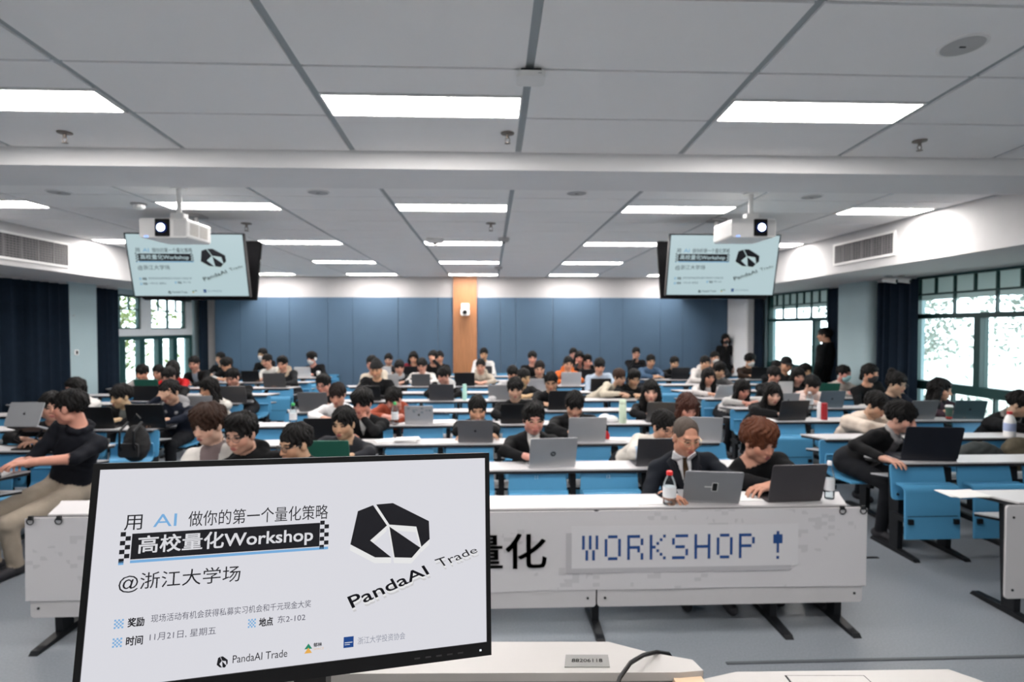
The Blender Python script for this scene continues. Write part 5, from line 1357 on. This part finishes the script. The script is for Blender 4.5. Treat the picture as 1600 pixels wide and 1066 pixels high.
# ================================================================== THE SLIDE (shown on the monitor and both televisions)
def sm(name, col, s): return emis_mat(name, col, s)
def slide(screen, P, k, tint=(1, 1, 1), pre='monitor'):
    """P(u, v, lift) -> local point on the screen; u to the right, v down, both 0..1"""
    S = SCREEN_STRENGTH * k
    def ink(nm, c): return sm('%s_%s' % (pre, nm), tuple(a * b for a, b in zip(c, tint)), S)
    def poly(name, pts, m, lift=.0004): MB().add([P(u, v, lift) for u, v in pts], [tuple(range(len(pts)))[::-1]]).build(name, m, screen)
    def text(body, q, m, bold=0.0, lift=.0006, name='slide_text'):
        V, F, asp = text_shape(body, bold); TL, TR, BR, BL = [np.array(a) for a in q]; vs = []
        for u, v in V:
            t = TL + (TR - TL) * u; b = BL + (BR - BL) * u; w = b + (t - b) * v; vs.append(P(w[0], w[1], lift))
        MB().add(vs, F).build(name, m, screen)
    def rect(name, x0, x1, y0, y1, m, lift=.0004): poly(name, [(x0, y0), (x1, y0), (x1, y1), (x0, y1)], m, lift)
    def q(x0, x1, y0, y1): return [(x0, y0), (x1, y0), (x1, y1), (x0, y1)]
    blk, sky, gry, wht, shade = ink('ink_black', (.008, .008, .012)), ink('ink_sky', (.22, .50, .86)), ink('ink_grey', (.12, .12, .16)), ink('ink_white', (.86, .86, .90)), ink('ink_shade', (.60, .59, .60))
    lgr = ink('ink_pale', (.34, .36, .44))
    text('用', q(.0635, .103, .221, .293), blk); text('AI', q(.128, .181, .224, .284), sky); text('做你的第一个量化策略', q(.208, .553, .217, .292), blk)
    rect('slide_bar', .083, .533, .310, .430, blk)
    text('高校量化Workshop', q(.098, .516, .322, .418), wht, .018, .0010)
    rect('slide_underline', .083, .556, .434, .447, sky)
    for (x0, n0) in ((.0575, 2), (.5335, 2)):
        g = MB(); hx, hy = .0115, .0205
        for i in range(7):
            for j in range(2):
                if (i + j) % 2 == 0:
                    a, b = x0 + j * hx, .300 + i * hy
                    g.add([P(a, b, .0004), P(a + hx, b, .0004), P(a + hx, b + hy, .0004), P(a, b + hy, .0004)], [(3, 2, 1, 0)])
        g.build('slide_checker', blk, screen)
    rect('slide_square', .0575, .069, .436, .452, sky)
    text('@浙江大学场', q(.0625, .339, .494, .582), blk)
    for x, y, w in ((.060, .699, .0205), (.060, .782, .0205), (.3637, .757, .0185)):
        g = MB()
        for i in range(5):
            for j in range(5):
                if (i + j) % 2 == 0:
                    a, b = x + j * w / 5, y + i * .041 / 5
                    g.add([P(a, b, .0004), P(a + w / 5, b, .0004), P(a + w / 5, b + .0082, .0004), P(a, b + .0082, .0004)], [(3, 2, 1, 0)])
        g.build('slide_bullet', sky, screen)
    text('奖励', q(.0895, .1255, .697, .739), blk, .03); text('现场活动有机会获得私募实习机会和千元现金大奖', q(.140, .517, .692, .728), gry)
    text('时间', q(.089, .1255, .780, .822), blk, .03); text('11月21日, 星期五', q(.140, .289, .775, .812), gry)
    text('地点', q(.390, .424, .756, .798), blk, .03); text('东2-102', q(.435, .504, .755, .790), gry)
    L = [(.6739, .2337), (.6327, .2608), (.6147, .4307), (.6822, .5065), (.7268, .513), (.6679, .4174), (.7133, .3451)]
    Rr = [(.6823, .2311), (.7289, .2279), (.8319, .3349), (.8344, .4321), (.8107, .4695), (.7959, .3605), (.7199, .3411)]
    Mi = [(.72, .3515), (.8081, .4741), (.7836, .5233), (.7356, .5143)]
    def tri(name, pts, m, lift):
        from mathutils.geometry import tessellate_polygon
        T = tessellate_polygon([[Vector((a, b, 0)) for a, b in pts]]); MB().add([P(a, b, lift) for a, b in pts], [tuple(t) for t in T]).build(name, m, screen)
    sh2 = ink('ink_shade2', (.72, .71, .73)); wh2 = ink('ink_white2', (.97, .97, .97))
    for pts in (L, Rr, Mi):
        for i in range(len(pts)):
            a, b = pts[i], pts[(i + 1) % len(pts)]
            poly('logo_side', [a, b, (b[0] - .001, b[1] + .030), (a[0] - .001, a[1] + .030)], wh2, .0003)
    tri('logo_shape', L, blk, .0008); tri('logo_shape', Rr, blk, .0008); tri('logo_shape', Mi, blk, .0008)
    o = (.004, .020)
    for dx, m, lf in ((o, sh2, .0005), ((.002, .010), wh2, .0007)):
        text('PandaAI', [(a + dx[0], b + dx[1]) for a, b in ((.6093, .6951), (.8186, .5672), (.8346, .6153), (.6244, .7549))], m, .012, lf)
        text('Trade', [(a + dx[0], b + dx[1]) for a, b in ((.848, .5432), (.9673, .4894), (.9763, .52), (.865, .588))], m, 0, lf)
    text('PandaAI', [(.6093, .6951), (.8186, .5672), (.8346, .6153), (.6244, .7549)], blk, .012, .001)
    text('Trade', [(.848, .5432), (.9673, .4894), (.9763, .52), (.865, .588)], blk, 0, .001)
    cx, cy, s_ = .308, .9425, .115
    mini = lambda pts: [(cx + (a - .724) * s_, cy + (b - .375) * s_ * 1.55) for a, b in pts]
    for pts in (L, Rr, Mi): tri('footer_mark', mini(pts), blk, .0008)
    text('PandaAI Trade', q(.332, .4625, .918, .954), blk)
    poly('footer_tree', [(.5143, .903), (.524, .929), (.5045, .929)], ink('ink_green', (.02, .30, .16)), .0005); poly('footer_tree', [(.5143, .922), (.524, .949), (.5045, .949)], ink('ink_orange', (.95, .50, .10)), .0008)
    text('郁林', q(.527, .5482, .903, .923), blk, .03); text('SPACE', q(.5275, .5535, .928, .938), ink('ink_peach', (.9, .62, .4))); 
    rect('footer_square', .6038, .6298, .892, .945, ink('ink_navy', (.01, .07, .30))); rect('footer_stripe', .6068, .6268, .918, .922, wht, .0008); rect('footer_stripe', .6068, .620, .928, .931, wht, .0008)
    text('浙江大学投资协会', q(.6405, .7677, .900, .936), lgr)

# ================================================================== MONITOR ON THE LECTERN
DESKZ = 1.00
mo = thing('monitor', 'large black-bezelled monitor showing the workshop slide on the lecturer desk', 'monitor', (-.262, .812, 1.512))
_m = Matrix.Rotation(.251, 4, 'Z') @ Matrix.Rotation(-.18, 4, 'X') @ Matrix.Rotation(.035, 4, 'Y')
mo.rotation_euler = _m.to_euler()
MW, MH = .2705, .150
MB().rbox(-MW, MW, .004, .022, -MH, MH, .006, axis='y').build('housing', M_BLACKPL, mo)
f = MB(); a0, a1, b1, b0 = -.2625, .2635, .142, -.131
for q_ in ((-MW, MW, b1, MH), (-MW, MW, -MH, b0), (-MW, a0, b0, b1), (a1, MW, b0, b1)): f.box(q_[0], q_[1], -.002, .004, q_[2], q_[3])
bez = f.build('bezel', M_BLACKPL, mo)
g = MB()
for i in range(5): g.box(.155 + i * .016, .163 + i * .016, -.0026, -.002, -.1425, -.1405)
g.build('buttons', mat('dark_button', (.02, .02, .022), .5), bez); MB().box(.252, .255, -.0027, -.002, -.1425, -.140).build('power_light', emis_mat('led_white', (.9, .95, 1), .8), bez)
scr = MB().box(a0, a1, .0, .004, b0, b1).build('screen', sm('monitor_white', (.86, .86, .92), SCREEN_STRENGTH), mo)
slide(scr, lambda u, v, l: (a0 + (a1 - a0) * u, -l, b1 + (b0 - b1) * v), 1.0)
MB().rbox(-.06, .06, .022, .060, -.09, .05, .02, axis='y').build('rear_hub', M_BLACKPL, mo)
ms = thing('monitor_stand', 'black stand carrying the monitor on the lecturer desk', 'stand', (-.285, .90, DESKZ))
MB().rbox(-.13, .13, -.10, .10, .001, .014, .03).build('base', M_BLACKPL, ms); MB().box(-.025, .025, -.0, .03, .014, .50).build('neck', M_BLACKPL, ms)

# ================================================================== LECTURER DESK
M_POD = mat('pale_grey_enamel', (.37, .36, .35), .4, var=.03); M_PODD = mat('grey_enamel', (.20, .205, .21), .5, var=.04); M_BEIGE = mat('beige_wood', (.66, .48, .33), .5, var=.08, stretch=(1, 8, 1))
pd = thing('lecturer_desk', 'pale grey steel lecturer desk with raised rear ledge', 'desk', (0, 0, 0))
LZ = 1.12
pts = [at_z(p[0], p[1], LZ)[:2] for p in ((560, 1003), (950, 1003), (1012, 1019), (1082, 1031), (1099, 1048), (1062, 1051), (560, 1053))]
left = [(-.85, pts[0][1]), (-.85, pts[-1][1])]
poly = [left[1]] + [tuple(p) for p in pts[::-1]] + [left[0]]
MB().prism(poly, LZ - .018, LZ, 'z').build('rear_ledge', M_POD, pd)
xl, xr_ = -.84, pts[4][0] - .02; yb_, yf_ = pts[-1][1], .30
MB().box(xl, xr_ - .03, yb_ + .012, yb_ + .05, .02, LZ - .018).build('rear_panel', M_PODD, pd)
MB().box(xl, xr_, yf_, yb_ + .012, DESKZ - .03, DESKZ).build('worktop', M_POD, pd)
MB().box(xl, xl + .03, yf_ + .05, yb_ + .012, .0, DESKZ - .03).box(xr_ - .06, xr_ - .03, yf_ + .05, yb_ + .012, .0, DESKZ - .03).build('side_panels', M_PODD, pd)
px0, px1 = at_z(1052, 1050, LZ)[0], at_z(1097, 1050, LZ)[0]
MB().rbox(px0, px1, yf_, yb_ - .004, DESKZ, LZ - .012, .012).build('wooden_armrest', M_BEIGE, pd)
pl = [at_z(p[0], p[1], LZ + .0005) for p in ((884, 1024), (950, 1024), (953, 1043), (882, 1043))]
pt = MB().add([tuple(p) for p in pl] + [(p[0], p[1], p[2] + .0012) for p in pl], [(0, 1, 2, 3), (4, 7, 6, 5), (0, 4, 5, 1), (1, 5, 6, 2), (2, 6, 7, 3), (3, 7, 4, 0)]).build('asset_plate', mat('brushed_plate', (.20, .20, .195), .5, metal=.0), pd)
V, F, asp = text_shape('88206118', .008); TL, TR, BR, BL = pl
def qp(u, v): t = TL + (TR - TL) * u; b_ = BL + (BR - BL) * u; w = b_ + (t - b_) * v; return (w[0], w[1], LZ + .0022)
MB().add([qp(.15 + .7 * u, .36 + .28 * v) for u, v in V], F).build('plate_number', M_BLACKPL, pt)
g = MB()
for v in (.84, .18): g.add([qp(.2, v), qp(.85, v), qp(.85, v + .05), qp(.2, v + .05)], [(3, 2, 1, 0)])
g.build('plate_line', M_PODD, pt)
cd = [at_y(p[0], p[1], p[2]) for p in ((962, 1080, 1.10), (968, 1060, 1.12), (985, 1036, 1.16), (1005, 1024, 1.20), (1025, 1019, 1.24), (1045, 1022, 1.26), (1050, 1030, 1.26))]
c = MB().tube([p - cd[0] for p in cd], .0045, 8).build('cable', M_BLACKPL, None, True, loc=cd[0]); tag(c, 'black cable arching over the lecturer desk ledge', 'cable')
wg = thing('side_cabinet', 'pale grey cabinet top right of the lecturer desk', 'cabinet', (0, 0, 0))
q4 = [at_z(p[0], p[1], 1.10)[:2] for p in ((1096, 1062), (1150, 1050), (1482, 1046), (1545, 1068))]
polyw = [(q4[0][0], .45), (q4[3][0] - .02, .45), tuple(q4[3]), tuple(q4[2]), tuple(q4[1]), tuple(q4[0])]
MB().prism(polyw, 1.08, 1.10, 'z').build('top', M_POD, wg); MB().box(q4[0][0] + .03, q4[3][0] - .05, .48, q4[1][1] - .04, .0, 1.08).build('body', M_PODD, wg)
hl_ = [at_z(p[0], p[1], 1.1005)[:2] for p in ((1212, 1060), (1226, 1056), (1350, 1056), (1364, 1062))]
MB().prism([(hl_[0][0], .6), (hl_[3][0], .6), tuple(hl_[2]), tuple(hl_[1])], 1.1002, 1.1012, 'z').build('hatch_gap', M_STEEL, wg)
MB().prism([(hl_[0][0] + .003, .603), (hl_[3][0] - .003, .603), (hl_[2][0] - .003, hl_[2][1] - .003), (hl_[1][0] + .003, hl_[1][1] - .003)], 1.1012, 1.1022, 'z').build('hatch', M_POD, wg)

# ================================================================== CEILING TELEVISIONS
M_MATTE = mat('matt_black', (.005, .005, .006), .9, var=.05, spec=.1)
def tv(px, label, side):
    c = at_y(px, 415.5, 6.42); W, Hh = .635, .355
    t = thing('television', label, 'television', tuple(c), (R(13.5), 0, 0))
    MB().rbox(-W, W, .008, .05, -Hh, Hh, .01, axis='y').build('housing', M_BLACKPL, t)
    b = MB(); e = .012
    for q_ in ((-W, W, Hh - e, Hh), (-W, W, -Hh, -Hh + e * 1.6), (-W, -W + e, -Hh, Hh), (W - e, W, -Hh, Hh)): b.box(q_[0], q_[1], -.003, .008, q_[2], q_[3])
    b.build('bezel', M_BLACKPL, t)
    s = MB().box(-W + e, W - e, .0, .008, -Hh + e * 1.6, Hh - e).build('screen', sm('tv_white', (.62, .80, .84), SCREEN_STRENGTH * .92), t)
    slide(s, lambda u, v, l: (-W + e + (2 * W - 2 * e) * u, -l * 1.5, Hh - e - (2 * Hh - 2.6 * e) * v), .85, (.72, .93, .93), 'tv')
    t2 = thing('television', 'black back of the television hung behind the %s screen' % side, 'television', (c[0], c[1] + .36, c[2] - .02), (R(-13.5), 0, 0))
    MB().rbox(-W, W, -.05, -.008, -Hh, Hh, .01, axis='y').build('housing', M_MATTE, t2); MB().rbox(-.4, .4, -.075, -.05, -.22, .12, .02, axis='y').build('rear_cover', M_MATTE, t2)
    MB().box(-W, W, -.008, .003, -Hh, Hh).build('screen', mat('dark_glass', (.01, .012, .014), .15), t2)
    mt = thing('television_mount', 'steel ceiling mount holding the %s pair of televisions' % side, 'mount', (c[0], c[1] + .18, CZ))
    MB().rbox(-.10, .10, -.10, .10, -.02, .0, .02).build('ceiling_plate', M_GREYPL, mt); MB().cyl((0, 0, -.75), (0, 0, -.02), .025).build('pole', M_GREYPL, mt, True)
    MB().box(-.3, .3, -.135, .135, -.60, -.54).build('crossbar', M_STEEL, mt)
tv(294, 'ceiling television on the left showing the workshop slide', 'left')
tv(1129, 'ceiling television on the right showing the workshop slide', 'right')

# ================================================================== PROJECTORS
def projector(px, lensx, label):
    y = 5.12; c = at_y(px, 356, y)
    t = thing('projector', label, 'projector', tuple(c))
    h = .085
    MB().rbox(-.205, .205, 0, .42, -h, h, .022, axis='y').build('body', M_WHITEPL, t)
    MB().box(.09, .195, -.004, .0, -.07, .07).build('filter_grille', mat('pale_grille', (.62, .62, .62), .6), t)
    g = MB()
    for i in range(7): g.box(.2045, .2075, .05, .19, -.05 + i * .015, -.042 + i * .015); g.box(.2045, .2075, .22, .36, -.05 + i * .015, -.042 + i * .015)
    g.build('side_vents', mat('beige_vent', (.50, .47, .42), .6), t)
    lx = lensx
    hs = MB().rbox(lx - .062, lx + .062, -.010, .002, -.075, .078, .008, axis='y').build('lens_housing', M_BLACKPL, t)
    MB().lathe([(.046, -.012), (.046, -.030), (.040, -.030)], (lx, 0, 0), 20, 'y').build('lens_ring', mat('blue_coated_ring', (.03, .06, .30), .2), hs, True)
    MB().lathe([(.034, -.026), (.034, -.031), (.02, -.033)], (lx, 0, 0), 20, 'y').build('lens', emis_mat('lit_lens', (.80, .97, 1.0), 7.0), hs, True)
    MB().box(-.16, -.13, -.004, .0, -.082, -.070).build('status_light', emis_mat('status_blue', (.25, .4, 1), 2.0), t)
    mt = thing('projector_mount', 'white pole mount of the ' + label.split('white ')[-1], 'mount', (c[0] + .05, y + .17, CZ))
    dz = CZ - c[2] - h
    MB().lathe([(.07, -.015), (.07, 0)], n=16).build('ceiling_plate', M_WHITEPL, mt, True); MB().cyl((0, 0, -dz + .07), (0, 0, -.015), .022).build('pole', M_WHITEPL, mt, True)
    MB().rbox(-.06, .06, -.05, .05, -dz + .012, -dz + .07, .015).build('tilt_head', M_WHITEPL, mt); MB().rbox(-.09, .09, -.07, .07, -dz + .001, -dz + .012, .02).build('bracket', M_GREYPL, mt)
projector(255, -.005, 'switched on white projector hanging at the left')
projector(1178, .06, 'switched on white projector hanging at the right')

# ================================================================== CEILING AND WALL FIXTURES
def on_front(px, py):
    d = ray(px, py); t = (3.13 + TILT * 4.2 - CAM_H) / (d[2] + TILT * d[1]); return CAMP + d * t
def on_rear(px, py): return at_z(px, py, CZ)
def sprinkler(p, label, k=1.0):
    t = thing('fire_sprinkler', label, 'sprinkler', tuple(p), None, 'fire sprinklers'); t.scale = (k, k, k)
    MB().lathe([(.042, 0), (.040, -.006), (.022, -.010)], n=18).build('rosette', M_BRASS, t, True); MB().cyl((0, 0, -.010), (0, 0, -.032), .010, n=10).build('neck', M_BRASS, t, True)
    m = MB().tube([(-.010, 0, -.030), (-.013, 0, -.045), (-.004, 0, -.060)], .003, 6).tube([(.010, 0, -.030), (.013, 0, -.045), (.004, 0, -.060)], .003, 6); m.build('yoke', M_BRASS, t, True)
    MB().lathe([(.018, -.060), (.018, -.063)], n=12).build('deflector', M_BRASS, t, True)
sprinkler(on_front(101, 207), 'dark fire sprinkler in the front ceiling at the left', 1.1)
sprinkler(on_front(793, 208), 'fire sprinkler in the front ceiling at the centre', 1.1)
sprinkler(on_front(1437, 220), 'dark fire sprinkler in the front ceiling at the right', 1.1)
sprinkler(on_rear(385, 349), 'fire sprinkler behind the beam, right of the left projector', 1.5)
sprinkler(on_rear(767, 349), 'fire sprinkler behind the beam near the centre', 1.5)
def speaker(p, label, front):
    t = thing('ceiling_speaker', label, 'speaker', tuple(p), (-math.atan(TILT), 0, 0) if front else None, 'round ceiling speakers')
    MB().lathe([(.105, .0), (.105, -.006), (.095, -.010), (.090, -.008)], n=28).build('rim', M_WHITEPL, t, True); MB().lathe([(.090, -.004), (.09, -.009), (.02, -.011)], n=28).build('grille', M_GREYPL if not front else mat('pale_grille2', (.5, .5, .5), .6), t, True)
    MB().box(-.015, .015, -.004, .004, -.014, -.010).build('badge', M_STEEL, t)
speaker(on_front(1504, 70), 'round ceiling speaker at the upper right of the front ceiling', True)
speaker(on_rear(92, 300), 'round ceiling speaker behind the beam at the far left', False)
speaker(on_rear(497, 300), 'round ceiling speaker behind the beam left of centre', False)
speaker(on_rear(901, 301), 'round ceiling speaker behind the beam right of centre', False)
speaker(on_rear(1268, 307), 'round ceiling speaker behind the beam at the right', False)
p = on_front(829, 113)
ap = thing('wireless_access_point', 'white rounded access point on the front ceiling', 'access point', tuple(p), (-math.atan(TILT), 0, 0))
MB().rbox(-.075, .075, -.06, .06, -.048, -.018, .028, n=6).build('cover', M_WHITEPL, ap); MB().rbox(-.055, .055, -.045, .045, -.018, 0, .01).build('bracket', M_STEEL, ap); MB().box(.035, .055, -.0605, -.059, -.035, -.031).build('mark', M_GREYPL, ap)
sd = thing('smoke_detector', 'white smoke detector left of the left projector', 'smoke detector', tuple(on_rear(217, 318)))
MB().lathe([(.075, 0), (.075, -.012), (.06, -.018)], n=20).build('base', M_GREYPL, sd, True); MB().lathe([(.055, -.018), (.058, -.045), (.035, -.060)], n=20).build('sensor', M_WHITEPL, sd, True)
for i, (px, py, lb) in enumerate(((680, 374, 'white ceiling unit beside the third row light, left of centre'), (787, 372, 'small dark ceiling unit beside the third row light, at the centre'), (779, 417, 'small dark ceiling unit near the back'))):
    t = thing('ceiling_detector', lb, 'detector', tuple(on_rear(px, py))); w = .14 if i == 0 else .08
    MB().lathe([(w, 0), (w, -.02), (w * .8, -.05), (w * .4, -.06)], n=18).build('body', M_WHITEPL if i == 0 else M_GREYPL, t, True); MB().lathe([(w * .25, -.058), (w * .2, -.075)], n=12).build('sensor', M_STEEL, t, True)
c = at_y(727, 485, YB - .11)
wc = thing('wall_camera', 'white camera on the wood strip of the back wall', 'camera', tuple(c))
MB().rbox(-.10, .10, -.06, .0, .03, .17, .025, axis='y').build('bracket', M_WHITEPL, wc); MB().rbox(-.11, .11, -.20, -.02, -.13, .03, .04, axis='y').build('body', M_WHITEPL, wc); MB().lathe([(.055, -.20), (.055, -.22), (.04, -.225)], (0, 0, -.05), 18, 'y').build('lens', M_BLACKPL, wc, True)
for px, lb in ((1388, 'left of the pair of small cameras under the right bulkhead'), (1409, 'right of the pair of small cameras under the right bulkhead')):
    c = at_z(px, 431, SOZ); t = thing('security_camera', lb, 'camera', tuple(c))
    MB().lathe([(.05, 0), (.05, -.02)], n=14).build('base', M_GREYPL, t, True); MB().tube([(0, 0, -.02), (.0, -.02, -.05)], .014, 8).build('arm', M_GREYPL, t, True); b = MB().tube([(-.04, .05, -.05), (.05, -.10, -.085)], .036, 14).build('body', M_WHITEPL, t, True)
    MB().tube([(.05, -.10, -.085), (.054, -.107, -.0865)], .026, 12).build('lens', M_BLACKPL, b, True)
c = at_x(119, 551, XL + .22)
sw = thing('light_switch', 'white switch plate on the left pier', 'switch', tuple(c)); MB().rbox(0, .012, -.045, .045, -.045, .045, .008, axis='x').build('plate', M_WHITEPL, sw); MB().box(.012, .016, -.02, .02, -.03, .03).build('rocker', M_STEEL, sw)
c = at_x(112, 493, XL + .22)
t = thing('wall_bracket', 'pair of small hooks on the left pier above the switch', 'hook', tuple(c)); MB().box(0, .01, -.06, -.03, -.008, .008).build('hook', M_GREYPL, t); MB().box(0, .01, .03, .06, -.008, .008).build('hook', M_GREYPL, t)
